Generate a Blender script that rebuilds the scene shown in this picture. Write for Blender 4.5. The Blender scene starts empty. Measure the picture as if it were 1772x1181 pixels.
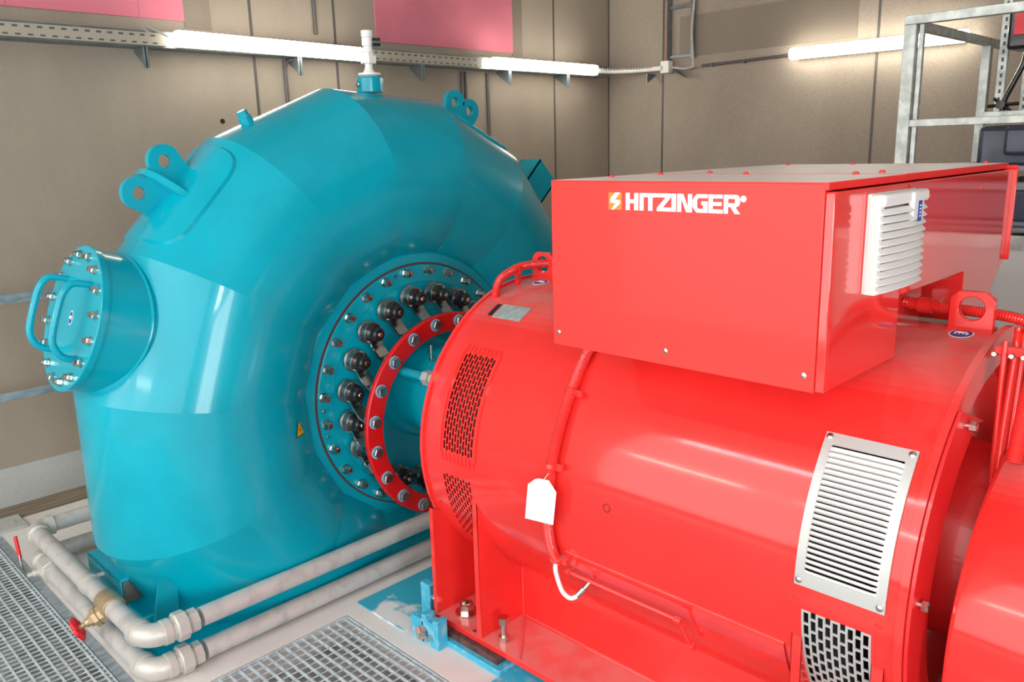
import bpy, math, random
from mathutils import Vector as V, Matrix
random.seed(7)
PI = math.pi
R = math.radians
col = bpy.context.scene.collection

# ------------------------------------------------------------------ materials
MATS = {}
def mat(name, base, rough=.5, metal=0., coat=0., bump=0., bscale=60., var=0., vscale=6., emit=None, estr=0., spec=.5, vcol=None, vcontrast=(.4, .6), stretch=None):
    m = bpy.data.materials.new(name); m.use_nodes = True
    nt = m.node_tree; b = nt.nodes['Principled BSDF']
    b.inputs['Base Color'].default_value = (*base, 1); b.inputs['Roughness'].default_value = rough
    b.inputs['Metallic'].default_value = metal; b.inputs['Coat Weight'].default_value = coat
    b.inputs['Coat Roughness'].default_value = .06; b.inputs['Specular IOR Level'].default_value = spec
    tc = nt.nodes.new('ShaderNodeTexCoord'); mp = nt.nodes.new('ShaderNodeMapping')
    nt.links.new(tc.outputs['Object'], mp.inputs['Vector'])
    if stretch: mp.inputs['Scale'].default_value = stretch
    if var > 0 or vcol:
        n = nt.nodes.new('ShaderNodeTexNoise'); n.inputs['Scale'].default_value = vscale; n.inputs['Detail'].default_value = 6
        nt.links.new(mp.outputs[0], n.inputs['Vector'])
        r = nt.nodes.new('ShaderNodeValToRGB'); r.color_ramp.elements[0].position = vcontrast[0]; r.color_ramp.elements[1].position = vcontrast[1]
        c2 = vcol or tuple(min(1, c * (1 + var)) for c in base); c1 = base if vcol else tuple(c * (1 - var) for c in base)
        r.color_ramp.elements[0].color = (*c1, 1); r.color_ramp.elements[1].color = (*c2, 1)
        nt.links.new(n.outputs['Fac'], r.inputs['Fac']); nt.links.new(r.outputs['Color'], b.inputs['Base Color'])
    if bump > 0:
        n2 = nt.nodes.new('ShaderNodeTexNoise'); n2.inputs['Scale'].default_value = bscale; n2.inputs['Detail'].default_value = 3
        nt.links.new(mp.outputs[0], n2.inputs['Vector'])
        bp = nt.nodes.new('ShaderNodeBump'); bp.inputs['Strength'].default_value = bump; bp.inputs['Distance'].default_value = .002
        nt.links.new(n2.outputs['Fac'], bp.inputs['Height']); nt.links.new(bp.outputs[0], b.inputs['Normal'])
    if emit:
        b.inputs['Emission Color'].default_value = (*emit, 1); b.inputs['Emission Strength'].default_value = estr
    MATS[name] = m
    return m
M_teal = mat('teal_paint', (.0, .365, .49), .24, coat=.28, bump=.12, bscale=45, var=.05, vscale=3, spec=.25)
M_bright = mat('bright_blue_paint', (.05, .46, .68), .45, bump=.3, bscale=90, vcol=(.35, .55, .62), vscale=25, vcontrast=(.5, .72))
M_red = mat('red_paint', (.84, .033, .029), .13, coat=.4, bump=.06, bscale=50, var=.05, vscale=4, spec=.4)
M_redbox = mat('red_enamel', (.84, .033, .030), .12, coat=1., bump=.06, bscale=14)
M_redfront = mat('red_enamel_front', (.86, .040, .034), .38, coat=.1, spec=.3, bump=.04, bscale=14)
M_redring = mat('red_ring_paint', (.72, .008, .010), .35)
M_chrome = mat('bright_steel', (.62, .60, .56), .22, metal=1.)
M_steel = mat('worn_steel', (.42, .42, .40), .35, metal=1., bump=.3, bscale=80, var=.25, vscale=20)
M_galv = mat('galvanised_pipe', (.60, .59, .57), .45, metal=.25, bump=.25, bscale=50, vcol=(.42, .40, .38), vscale=14, vcontrast=(.48, .8))
M_frame = mat('galvanised_frame', (.50, .54, .51), .42, metal=.4, var=.18, vscale=14)
M_grate = mat('galvanised_grating', (.62, .70, .74), .4, metal=.2, var=.15, vscale=30)
M_rail = mat('galvanised_rail', (.36, .43, .48), .4, metal=.5, var=.2, vscale=30, stretch=(1, .3, 1))
M_brass = mat('bronze_valve', (.50, .38, .23), .42, metal=.6, bump=.2)
M_iron = mat('malleable_fitting', (.60, .58, .54), .42, metal=.25, bump=.3, bscale=60)
M_valvered = mat('valve_red', (.75, .01, .02), .35)
M_black = mat('black_rubber', (.012, .012, .012), .28, coat=.3)
M_dark = mat('dark_interior', (.012, .010, .010), .8)
M_seam = mat('flange_seam', (.10, .05, .055), .6)
M_wash = mat('pale_blue_washer', (.22, .50, .70), .5)
M_white = mat('white_plastic', (.80, .80, .78), .4)
M_paper = mat('white_card', (.88, .88, .87), .6)
M_ink = mat('printed_ink', (.35, .37, .40), .6)
M_alu = mat('aluminium_louvre', (.52, .54, .53), .42, metal=.3)
M_aluw = mat('pale_louvre_slats', (.78, .78, .76), .5)
M_blueink = mat('blue_print', (.02, .07, .38), .5)
M_orange = mat('orange_print', (1., .22, .02), .5)
M_logo = mat('white_print', (.93, .93, .93), .5)
M_yellow = mat('yellow_sticker', (.85, .45, .01), .5)
M_plate = mat('nameplate_metal', (.42, .50, .50), .4, metal=.3, var=.15, vscale=40)
M_tag_black = mat('nameplate_black', (.015, .015, .015), .5)
M_pink = mat('pink_insulation_board', (.68, .19, .25), .85, var=.07, vscale=2)
M_tray = mat('cable_tray_metal', (.20, .24, .25), .45, metal=.5, var=.15)
M_duct = mat('slotted_cable_duct', (.40, .36, .29), .6)
M_ductw = mat('white_cable_duct', (.82, .80, .76), .5)
M_cable = mat('grey_cable', (.45, .44, .42), .5)
M_cond = mat('dark_conduit', (.10, .09, .085), .5)
M_slate = mat('slate_blue_casing', (.035, .05, .085), .35, coat=.2, var=.2)
M_slate2 = mat('grey_blue_metal', (.20, .22, .25), .4)
M_cab = mat('pale_grey_cabinet', (.55, .56, .53), .5)
M_board = mat('brown_timber', (.22, .17, .12), .8, var=.25, vscale=5, stretch=(8, .6, 8))
M_pit = mat('pit_floor', (.33, .34, .33), .8, var=.3, vscale=8)
M_green = mat('green_edge', (.25, .45, .25), .6)
M_lamp = mat('fluorescent_diffuser', (.9, .9, .88), .4, emit=(1., .95, .84), estr=12.)
M_lampend = mat('lamp_end', (.75, .72, .62), .5)
M_win = mat('daylight_window', (.8, .8, .8), .3, emit=(.93, .97, 1.), estr=9.0)
M_darkred = mat('red_paint_shaded_housing', (.78, .02, .022), .3, coat=.3)

def dusty(m, dust, lo, hi, amount, base_amt=.55):
    # pale tone on upward faces: settled dust, on the lids also painted-in glare
    nt = m.node_tree; b = nt.nodes['Principled BSDF']; src = b.inputs['Base Color'].links[0].from_socket if b.inputs['Base Color'].links else None
    g = nt.nodes.new('ShaderNodeNewGeometry'); sp = nt.nodes.new('ShaderNodeSeparateXYZ'); nt.links.new(g.outputs['True Normal'], sp.inputs[0])
    mr = nt.nodes.new('ShaderNodeMapRange'); mr.inputs[1].default_value = lo; mr.inputs[2].default_value = hi; mr.inputs[4].default_value = amount; nt.links.new(sp.outputs['Z'], mr.inputs[0])
    nz = nt.nodes.new('ShaderNodeTexNoise'); nz.inputs['Scale'].default_value = 9; nz.inputs['Detail'].default_value = 5
    tc = nt.nodes.new('ShaderNodeTexCoord'); nt.links.new(tc.outputs['Object'], nz.inputs['Vector'])
    r2 = nt.nodes.new('ShaderNodeMapRange'); r2.inputs[1].default_value = .35; r2.inputs[2].default_value = .6; r2.inputs[3].default_value = base_amt; nt.links.new(nz.outputs['Fac'], r2.inputs[0])
    mu = nt.nodes.new('ShaderNodeMath'); mu.operation = 'MULTIPLY'; nt.links.new(mr.outputs[0], mu.inputs[0]); nt.links.new(r2.outputs[0], mu.inputs[1])
    mx = nt.nodes.new('ShaderNodeMix'); mx.data_type = 'RGBA'; nt.links.new(mu.outputs[0], mx.inputs[0])
    if src: nt.links.new(src, mx.inputs[6])
    else: mx.inputs[6].default_value = b.inputs['Base Color'].default_value
    mx.inputs[7].default_value = (*dust, 1); nt.links.new(mx.outputs[2], b.inputs['Base Color'])
dusty(M_red, (.62, .40, .38), .80, 1.0, .5)
M_lid = mat('red_lid_dust_glare', (.84, .026, .024), .5)
dusty(M_lid, (.85, .78, .74), .9, .99, 1., .85)  # whitened past its dust so the colour carries the grazing glare
def concrete(name, c1, c2, rough=.85, streak=(1, 1, 1)):
    m = bpy.data.materials.new(name); m.use_nodes = True; nt = m.node_tree; b = nt.nodes['Principled BSDF']
    b.inputs['Roughness'].default_value = rough; b.inputs['Specular IOR Level'].default_value = .2
    tc = nt.nodes.new('ShaderNodeTexCoord'); mp = nt.nodes.new('ShaderNodeMapping'); mp.inputs['Scale'].default_value = streak
    nt.links.new(tc.outputs['Object'], mp.inputs[0])
    n = nt.nodes.new('ShaderNodeTexNoise'); n.inputs['Scale'].default_value = 1.1; n.inputs['Detail'].default_value = 7; n.inputs['Roughness'].default_value = .6
    nt.links.new(mp.outputs[0], n.inputs['Vector'])
    r = nt.nodes.new('ShaderNodeValToRGB'); r.color_ramp.elements[0].position = .32; r.color_ramp.elements[1].position = .68
    r.color_ramp.elements[0].color = (*c1, 1); r.color_ramp.elements[1].color = (*c2, 1)
    nt.links.new(n.outputs['Fac'], r.inputs['Fac'])
    n2 = nt.nodes.new('ShaderNodeTexNoise'); n2.inputs['Scale'].default_value = 150; nt.links.new(tc.outputs['Object'], n2.inputs['Vector'])
    mx = nt.nodes.new('ShaderNodeMix'); mx.data_type = 'RGBA'; mx.blend_type = 'OVERLAY'; mx.inputs[0].default_value = .35
    nt.links.new(r.outputs['Color'], mx.inputs[6]); nt.links.new(n2.outputs['Fac'], mx.inputs[7]); nt.links.new(mx.outputs[2], b.inputs['Base Color'])
    bp = nt.nodes.new('ShaderNodeBump'); bp.inputs['Strength'].default_value = .25; bp.inputs['Distance'].default_value = .003
    nt.links.new(n2.outputs['Fac'], bp.inputs['Height']); nt.links.new(bp.outputs[0], b.inputs['Normal'])
    return m
M_wall = concrete('precast_concrete', (.315, .262, .208), (.385, .325, .262), streak=(1, 1, .5))
M_wall2 = concrete('precast_concrete_patch', (.235, .195, .152), (.265, .222, .175), streak=(.3, 6, .3))
M_floor = concrete('dusty_concrete_floor', (.68, .655, .63), (.82, .795, .765))
M_plaster = concrete('grey_plaster_base', (.42, .43, .42), (.50, .51, .49))
M_far = concrete('far_wall', (.26, .245, .22), (.32, .30, .27))

# ------------------------------------------------------------------ mesh builder
class MB:
    def __init__(s): s.v = []; s.f = []; s.sm = []; s.mi = []; s.cur = 0
    def quad(s, *idx, sm=False): s.f.append(tuple(idx)); s.sm.append(sm); s.mi.append(s.cur)
    def add(s, vs): n = len(s.v); s.v += [tuple(x) for x in vs]; return n
    def box(s, x0, x1, y0, y1, z0, z1, M=None):
        vs = [V((x, y, z)) for z in (z0, z1) for y in (y0, y1) for x in (x0, x1)]
        if M: vs = [M @ p for p in vs]
        n = s.add(vs)
        for q in ((0, 2, 3, 1), (4, 5, 7, 6), (0, 1, 5, 4), (2, 6, 7, 3), (0, 4, 6, 2), (1, 3, 7, 5)): s.quad(*[n + i for i in q])
        return s
    def frame(s, d):
        d = V(d).normalized(); up = V((0, 0, 1)) if abs(d.z) < .9 else V((1, 0, 0))
        a = d.cross(up).normalized(); return a, d.cross(a).normalized()
    def lathe(s, p, d, prof, n=32, sm=True, cap=True, phase=0.):
        # prof: list of (axial, radius); p origin, d axis
        p = V(p); d = V(d).normalized(); a, b = s.frame(d); rings = []
        for (t, r) in prof:
            rings.append(s.add([p + d * t + (a * math.cos(2 * PI * i / n + phase) + b * math.sin(2 * PI * i / n + phase)) * r for i in range(n)]))
        for k in range(len(rings) - 1):
            for i in range(n):
                j = (i + 1) % n; s.quad(rings[k] + i, rings[k] + j, rings[k + 1] + j, rings[k + 1] + i, sm=sm)
        if cap:
            for q, rev in ((rings[0], True), (rings[-1], False)):
                f = [q + i for i in range(n)]; s.quad(*(f[::-1] if rev else f))
        return s
    def cyl(s, p0, p1, r, n=24, r1=None, sm=True, bev=0.):
        p0 = V(p0); p1 = V(p1); L = (p1 - p0).length; r1 = r if r1 is None else r1
        prof = [(0, r), (L, r1)] if bev <= 0 else [(0, r - bev), (bev, r), (L - bev, r1), (L, r1 - bev)]
        return s.lathe(p0, p1 - p0, prof, n, sm)
    def ringdisc(s, p, d, ri, ro, t, n=96, sm=True):
        # annulus, thickness t along d
        return s.lathe(p, d, [(0, ri), (0, ro), (t, ro), (t, ri), (0, ri)], n, False, cap=False)
    def tube(s, pts, r, n=12, cap=True, sm=True, rf=None):
        pts = [V(p) for p in pts]; a = None; rings = []
        for i, p in enumerate(pts):
            t = (pts[min(i + 1, len(pts) - 1)] - pts[max(i - 1, 0)]).normalized()
            if a is None: a, _ = s.frame(t)
            a = (a - t * a.dot(t)).normalized(); b = t.cross(a)
            rr = rf(i) if rf else r
            rings.append(s.add([p + (a * math.cos(2 * PI * k / n) + b * math.sin(2 * PI * k / n)) * rr for k in range(n)]))
        for k in range(len(rings) - 1):
            for i in range(n):
                j = (i + 1) % n; s.quad(rings[k] + i, rings[k] + j, rings[k + 1] + j, rings[k + 1] + i, sm=sm)
        if cap: s.quad(*[rings[0] + i for i in range(n)][::-1]); s.quad(*[rings[-1] + i for i in range(n)])
        return s
    def prism(s, pts, off):
        # pts planar 3D polygon, extruded by vector off
        off = V(off); n = len(pts); a = s.add([V(p) for p in pts]); b = s.add([V(p) + off for p in pts])
        s.quad(*[a + i for i in range(n)][::-1]); s.quad(*[b + i for i in range(n)])
        for i in range(n):
            j = (i + 1) % n; s.quad(a + i, a + j, b + j, b + i)
        return s
    def hexbolt(s, p, d, r, h, washer=0., wt=.004, dome=True):
        p = V(p); d = V(d).normalized(); t = 0
        if washer: s.lathe(p, d, [(0, washer), (wt, washer)], 20); t = wt
        s.lathe(p + d * t, d, [(0, r), (h * .85, r), (h, r * .82)], 6, sm=False, phase=random.random())
        return s
    def build(s, name, m, parent=None, bevel=0., seg=2):
        me = bpy.data.meshes.new(name); me.from_pydata(s.v, [], s.f); me.update()
        for x in (m if isinstance(m, (list, tuple)) else [m]): me.materials.append(x)
        me.polygons.foreach_set('use_smooth', s.sm); me.polygons.foreach_set('material_index', s.mi)
        o = bpy.data.objects.new(name, me); col.objects.link(o)
        import bmesh
        bm = bmesh.new(); bm.from_mesh(me); bmesh.ops.recalc_face_normals(bm, faces=bm.faces); bm.to_mesh(me); bm.free()
        me.set_sharp_from_angle(angle=R(38))
        if bevel > 0:
            md = o.modifiers.new('bevel', 'BEVEL'); md.width = bevel; md.segments = seg; md.limit_method = 'ANGLE'; md.angle_limit = R(40)
        if parent: o.parent = parent; o.matrix_parent_inverse = Matrix.Translation(-world_of(parent))
        return o
def world_of(o):
    p = V(o.location)
    if o.parent:  # parents are only translated; children with inverse sit at their own coordinates
        if o.type == 'MESH': return V((0, 0, 0))
    return p
def thing(name, label, cat, loc, group=None):
    o = bpy.data.objects.new(name, None); col.objects.link(o); o.location = loc; o.empty_display_size = .1
    o['label'] = label; o['category'] = cat
    if group: o['group'] = group
    return o
def tag(o, label, cat, group=None):
    o['label'] = label; o['category'] = cat
    if group: o['group'] = group
    return o
def struct(o): o['kind'] = 'structure'; return o
def lab(o, l): o['label'] = l; return o
def smooth_path(pts, n=8):
    pts = [V(p) for p in pts]; out = []
    P = [pts[0]] + pts + [pts[-1]]
    for i in range(1, len(P) - 2):
        a, b, c, d = P[i - 1], P[i], P[i + 1], P[i + 2]
        for k in range(n):
            t = k / n
            out.append(.5 * ((2 * b) + (-a + c) * t + (2 * a - 5 * b + 4 * c - d) * t * t + (-a + 3 * b - 3 * c + d) * t ** 3))
    out.append(pts[-1]); return out
def resample(pts, step):
    out = [pts[0]]; acc = 0
    for i in range(1, len(pts)):
        a = pts[i - 1]; b = pts[i]; L = (b - a).length
        while acc + L >= step and L > 1e-9:
            t = (step - acc) / L; a = a + (b - a) * t; out.append(a); L = (b - a).length; acc = 0
        acc += L
    return out
def corrugated(pts, r, pitch=.0085):
    q = resample(smooth_path(pts, 16), pitch / 2)
    return MB().tube(q, r, 14, rf=lambda i: r if i % 2 else r * .89, sm=False)

AY, AZ = 2.850, .897           # shaft axis
def pol(x, r, th):             # point around the shaft axis
    return V((x, AY + r * math.cos(th), AZ + r * math.sin(th)))

# ------------------------------------------------------------------ setting
XW, YW, XE, YN, H = -5.92, 7.51, 4.2, -3.6, 5.6
m = MB(); m.box(XW - .3, XW, YN, YW + .3, -.3, H); o = struct(m.build('wall_left', M_wall))
m = MB(); m.box(XW, XE + .3, YW, YW + .3, -.3, H); o = struct(m.build('wall_right', M_wall))
m = MB(); m.box(XW - .3, XE + .3, YN - .3, YN, -.3, H); struct(m.build('wall_near', M_far))
m = MB(); m.box(XE, XE + .3, YN, YW, -.3, H); struct(m.build('wall_behind', M_far))
m = MB(); m.box(XW - .3, XE + .3, YN - .3, YW + .3, H, H + .2); struct(m.build('ceiling', M_far))
# joints of the concrete panels: slim dark recess strips
def joint(p, s, name):
    m = MB()
    if s == 'x': m.box(XW - .01, XW + .003, p - .011, p + .011, .2, H)
    else: m.box(p - .011, p + .011, YW - .003, YW + .01, 0, H)
    struct(m.build(name, M_cond))
n = 1
for p in (3.242, 3.973, 6.607): joint(p, 'x', 'trim_%d' % n); n += 1
for p in (-5.20, -2.999): joint(p, 'y', 'trim_%d' % n); n += 1
m = MB(); m.box(XW, XW + .010, YW - .014, YW, 0, H); struct(m.build('trim_%d' % n, M_cond)); n += 1
m = MB(); m.box(XW, XW + .012, YN, YW, 0, .27); struct(m.build('baseboard_left', M_plaster))
m = MB(); m.box(XW + .012, XW + .24, YN, 2.2, 0, .012); struct(m.build('trim_%d' % n, M_board)); n += 1
# darker shuttering patch on the right wall and beige band beside it
m = MB(); m.box(-5.0, -3.18, YW - .004, YW, 3.075, 3.47); struct(m.build('trim_%d' % n, M_wall2)); n += 1
# anchor hole in the left wall
m = MB(); m.lathe((XW - .01, 2.941, 2.467), (1, 0, 0), [(0, .018), (.013, .018)], 16); struct(m.build('trim_%d' % n, M_dark)); n += 1
# floor: slabs leave the two grating pits open
m = MB()
G1 = (-5.47, -1.6, -2.2, 1.02)      # pit 1 : x0,x1,y0,y1
G2 = (-3.17, 1.2, 1.02, 1.96)
m.box(XW, G1[0], YN, G1[3], -.3, 0)
m.box(XW, XE, YN, G1[2], -.3, 0)
m.box(XW, G2[0], G1[3], YW, -.3, 0)
m.box(G2[0], XE, G2[3], YW, -.3, 0)
m.box(G2[1], XE, G1[2], G2[3], -.3, 0)
m.box(G1[1], G2[1], G1[2], G1[3], -.3, 0)
struct(m.build('floor', M_floor))
m = MB(); m.box(-6, 2, -3.4, 2.3, -.18, -.12); struct(m.build('floor.001', M_pit))
m = MB(); m.box(-5.72, -5.50, .62, 1.18, 0, .018); m.box(-5.705, -5.515, .9, .93, .018, .024); m.box(-5.60, -5.58, 1.10, 1.13, .018, .03)
tag(m.build('channel_cover', M_plaster, bevel=.003), 'dusty grey cover plate on the floor at the far left end of the grating', 'cover plate')
m = MB(); m.box(-5.76, -5.72, .60, 1.02, 0, .05); tag(m.build('steel_edge', M_green), 'thin green edge strip on the floor by the wall at the left border', 'edge strip')

# windows behind the camera (daylight)
def window(k, x0, x1, y0, y1, z0, z1, nx, ax):
    m = MB(); m.box(x0, x1, y0, y1, z0, z1); o = struct(m.build('window_%d' % k, M_win))
    f = MB()
    if ax == 'y':
        for i in range(nx + 1):
            x = x0 + (x1 - x0) * i / nx; f.box(x - .03, x + .03, y1, y1 + .05, z0 - .03, z1 + .03)
        for z in (z0, z1): f.box(x0 - .03, x1 + .03, y1, y1 + .05, z - .03, z + .03)
    else:
        for i in range(nx + 1):
            y = y0 + (y1 - y0) * i / nx; f.box(x0 - .05, x0, y - .03, y + .03, z0 - .03, z1 + .03)
        for z in (z0, z1): f.box(x0 - .05, x0, y0 - .03, y1 + .03, z - .03, z + .03)
    f.build('window_frame', M_cab, o)
window(1, -5.7, -.7, YN, YN + .02, 5.0, 5.4, 5, 'y')
window(2, XE - .02, XE, -1.9, .1, .9, 3.4, 2, 'x')

# ------------------------------------------------------------------ spiral turbine
XC = -3.943; R0 = .6605
T = thing('water_turbine', 'large teal spiral turbine casing with bolted flange beside the red generator', 'turbine', (XC, AY, 0))
SEC = [(268, .585), (244, .585), (220, .577), (196, .570), (171.5, .540), (148, .520), (124, .517), (100.5, .511), (77.5, .493), (55, .478), (32, .45), (10, .41), (-13, .36), (-36, .30)]
def secpt(i, th):
    ph, a = SEC[i]; ph = R(ph); rho = R0 + a
    return V((XC + a * math.cos(th), AY + (rho + a * math.sin(th)) * math.cos(ph), AZ + (rho + a * math.sin(th)) * math.sin(ph)))
def surf(i, s, th, off=0.):
    a = secpt(i, th); b = secpt(i + 1, th); p = a.lerp(b, s)
    if off:
        e = .01; u = (secpt(i, th + e).lerp(secpt(i + 1, th + e), s) - p); w = (b - a)
        nn = u.cross(w).normalized(); c = secpt(i, 0).lerp(secpt(i + 1, 0), s); c2 = secpt(i, PI).lerp(secpt(i + 1, PI), s); c = (c + c2) / 2
        if nn.dot(p - c) < 0: nn = -nn
        p = p + nn * off
    return p
m = MB(); NT = 72
for i in range(len(SEC) - 1):
    K = 4
    rows = [m.add([surf(i, k / K, 2 * PI * t / NT) for t in range(NT)]) for k in range(K + 1)]
    for k in range(K):
        for t in range(NT):
            j = (t + 1) % NT; m.quad(rows[k] + t, rows[k] + j, rows[k + 1] + j, rows[k + 1] + t, sm=True)
casing = m.build('spiral_casing', M_teal, T)
import bmesh
bm = bmesh.new(); bm.from_mesh(casing.data)
bmesh.ops.bisect_plane(bm, geom=bm.verts[:] + bm.edges[:] + bm.faces[:], plane_co=(0, 0, .002), plane_no=(0, 0, 1), clear_inner=True)
bm.to_mesh(casing.data); bm.free()
# weld beads along the seams
for i in (3, 4, 5, 6, 7, 8):
    pass
# stay ring, head cover
m = MB(); m.lathe((XC, AY, AZ), (1, 0, 0), [(-.33, .60), (-.33, .775), (.300, .775), (.318, .755), (.318, .60)], 96, cap=False)
m.build('stay_ring', M_teal, T)
m = MB(); m.lathe((-3.66, AY, AZ), (1, 0, 0), [(0, .706), (.036, .706), (.0361, .699), (.040, .699)], 96)
seam = m.build('flange_joint', M_seam, T)
m = MB(); m.lathe((-3.655, AY, AZ), (1, 0, 0), [(0, .694), (.040, .694), (.044, .690), (.044, .60), (.040, .596), (.040, .30), (.07, .27), (.07, .10)], 96)
HC = m.build('head_cover', M_teal, T)
m = MB(); m.lathe((-3.60, AY, AZ), (1, 0, 0), [(0, .30), (.03, .28), (.03, .245), (.20, .245), (.21, .262), (.26, .262), (.27, .245), (.60, .235), (.60, .15), (.84, .15)], 64)
m.build('bearing_housing', M_teal, T)
FB = None
for k in range(28):
    th = R(96.5 + k * 360 / 28)
    if not (30 < math.degrees(th) % 360 < 262): continue
    m = MB(); p = pol(-3.611, .6615, th); m.lathe(p, (1, 0, 0), [(0, .027), (.006, .027)], 20); m.lathe(p + V((.006, 0, 0)), (1, 0, 0), [(0, .0235), (.026, .0235), (.031, .020), (.040, .018), (.042, .012)], 6, sm=False, phase=random.random())
    m.build('flange_bolt', M_chrome, T)
# small plugs on head cover
for a in (102.8, 180, 192.5): 
    m = MB(); m.lathe(pol(-3.612, .665, R(a)), (1, 0, 0), [(0, .010), (.006, .010), (.010, .006)], 12); m.build('plug', M_seam if a < 110 else M_steel, T)
# guide vane stems with levers
RCZ = AZ - .124
ring = MB(); ring.lathe((-3.392, AY, RCZ), (1, 0, 0), [(0, .472), (0, .567), (.006, .573), (.024, .573), (.030, .567), (.030, .472), (0, .472)], 128, sm=False, cap=False)
RR = ring.build('regulating_ring', M_redring, T)
for k in range(20):
    th = R(80.8 + 18 * k); d = math.degrees(th) % 360
    if 30 < d < 300:
        c = pol(-3.611, .534, th)
        m = MB(); m.lathe(c, (1, 0, 0), [(0, .040), (.012, .040), (.014, .058), (.030, .062), (.034, .052), (.060, .050), (.062, .058), (.082, .058), (.084, .045)], 32)
        g = m.build('guide_vane_stem', M_steel, T)
        m = MB(); m.lathe(c + V((.082, 0, 0)), (1, 0, 0), [(0, .050), (.014, .050), (.018, .044), (.022, .038), (.052, .036), (.060, .028), (.060, .010)], 32)
        m.build('rubber_cap', M_black, g)
        m = MB(); m.hexbolt(c + V((.140, 0, 0)), (1, 0, 0), .013, .012); m.build('stem_bolt', M_chrome, g)
        m = MB()   # lever: eye plate plus a cranked bar reaching back of the ring
        m.lathe(c + V((.064, 0, 0)), (1, 0, 0), [(0, .056), (.020, .056)], 32)
        e = V((-3.395, c.y, c.z - .124)); a0 = c + V((.085, 0, -.03)); a1 = V((-3.44, c.y, c.z - .115))
        w = .034; t = .014
        pts = [a0, V((-3.50, c.y, c.z - .065)), a1, e]
        for q in range(3):
            p0, p1 = pts[q], pts[q + 1]; dd = (p1 - p0).normalized(); up = dd.cross(V((0, 1, 0))).normalized() * t
            m.prism([p0 + V((0, -w, 0)) - up * .5, p0 + V((0, w, 0)) - up * .5, p1 + V((0, w, 0)) - up * .5, p1 + V((0, -w, 0)) - up * .5], up)
        m.lathe(e + V((-.012, 0, 0)), (1, 0, 0), [(0, .032), (.012, .032)], 24)
        m.build('lever', M_chrome, g)
    th2 = R(81.2 + 18 * k); d2 = math.degrees(th2) % 360
    if 25 < d2 < 290:
        p = V((-3.362, AY + .526 * math.cos(th2), RCZ + .526 * math.sin(th2)))
        m = MB(); m.lathe(p, (1, 0, 0), [(0, .035), (.004, .035)], 24); wsh = m.build('ring_washer', M_wash, RR)
        m = MB(); m.lathe(p + V((.004, 0, 0)), (1, 0, 0), [(0, .030), (.016, .030), (.020, .026)], 6, sm=False, phase=.3 + .2 * math.sin(k * 5.)); m.build('ring_bolt', M_steel, RR)
# grease pipe and union at the bearing
m = MB(); m.cyl((-3.52, 2.54, 1.08), (-3.18, 2.54, 1.08), .026, 20); m.build('oil_pipe', M_teal, T)
m = MB(); m.lathe((-3.19, 2.54, 1.08), (1, 0, 0), [(0, .040), (.045, .040)], 6, sm=False); m.lathe((-3.14, 2.54, 1.08), (1, 0, 0), [(0, .030), (.03, .030), (.035, .034), (.07, .034)], 24); m.lathe((-3.07, 2.54, 1.08), (1, 0, 0), [(0, .024), (.28, .024)], 20)
m.build('pipe_union', M_iron, T)
m = MB(); m.cyl((-3.33, 2.70, 1.13), (-3.33, 2.70, 1.20), .008, 10); m.cyl((-3.33, 2.70, 1.115), (-3.33, 2.70, 1.135), .014, 12); m.build('grease_nipple', M_chrome, T)

# hand hole neck with cover
PSI = .33; nv = V((0, -math.cos(PSI), math.sin(PSI))); cc = V((-3.94, 1.147, 1.527)); uu = V((1, 0, 0)); vv = nv.cross(uu)
m = MB(); m.lathe(cc - nv * .55, nv, [(0, .322), (.505, .322), (.507, .324), (.528, .324)], 80); NK = m.build('manhole_neck', M_teal, T)
# weld collar where the neck meets the casing: found by marching each generator line onto the casing torus
def on_torus(p):
    q = V((p.y - AY, p.z - AZ)); rr = q.length; a = .5345; rho = R0 + a
    return math.hypot(p.x - XC, rr * 1.018 - rho) - a
pts = []
for i in range(73):
    t = 2 * PI * i / 72; base = cc + (uu * math.cos(t) + vv * math.sin(t)) * .324; k = 0.
    while on_torus(base - nv * k) > 0 and k < .6: k += .002
    pts.append(base - nv * k)
m = MB(); m.tube(pts, .008, 8); m.build('weld_bead', M_teal, NK)
m = MB(); m.lathe(cc - nv * .03, nv, [(0, .331), (.027, .331), (.030, .328)], 80); CV = m.build('manhole_cover', M_teal, T)
for k in range(16):
    t = 2 * PI * (k + .4) / 16; p = cc + (uu * math.cos(t) + vv * math.sin(t)) * .288
    m = MB(); m.lathe(p, nv, [(0, .022), (.004, .022)], 16); m.lathe(p + nv * .004, nv, [(0, .0185), (.014, .0185), (.018, .014), (.030, .013)], 6, sm=False, phase=random.random()); m.build('cover_bolt', M_chrome, CV)
for ux in (-.155, .16):
    def P(v, h): return cc + uu * ux + vv * v + nv * h
    pts = smooth_path([P(.165, 0), P(.163, .045), P(.150, .085), P(.10, .108), P(.03, .113), P(-.06, .113), P(-.11, .104), P(-.150, .075), P(-.165, .04), P(-.165, 0)], 6)
    m = MB(); m.tube(pts, .0155, 14); m.build('handle', M_teal, CV)
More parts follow.
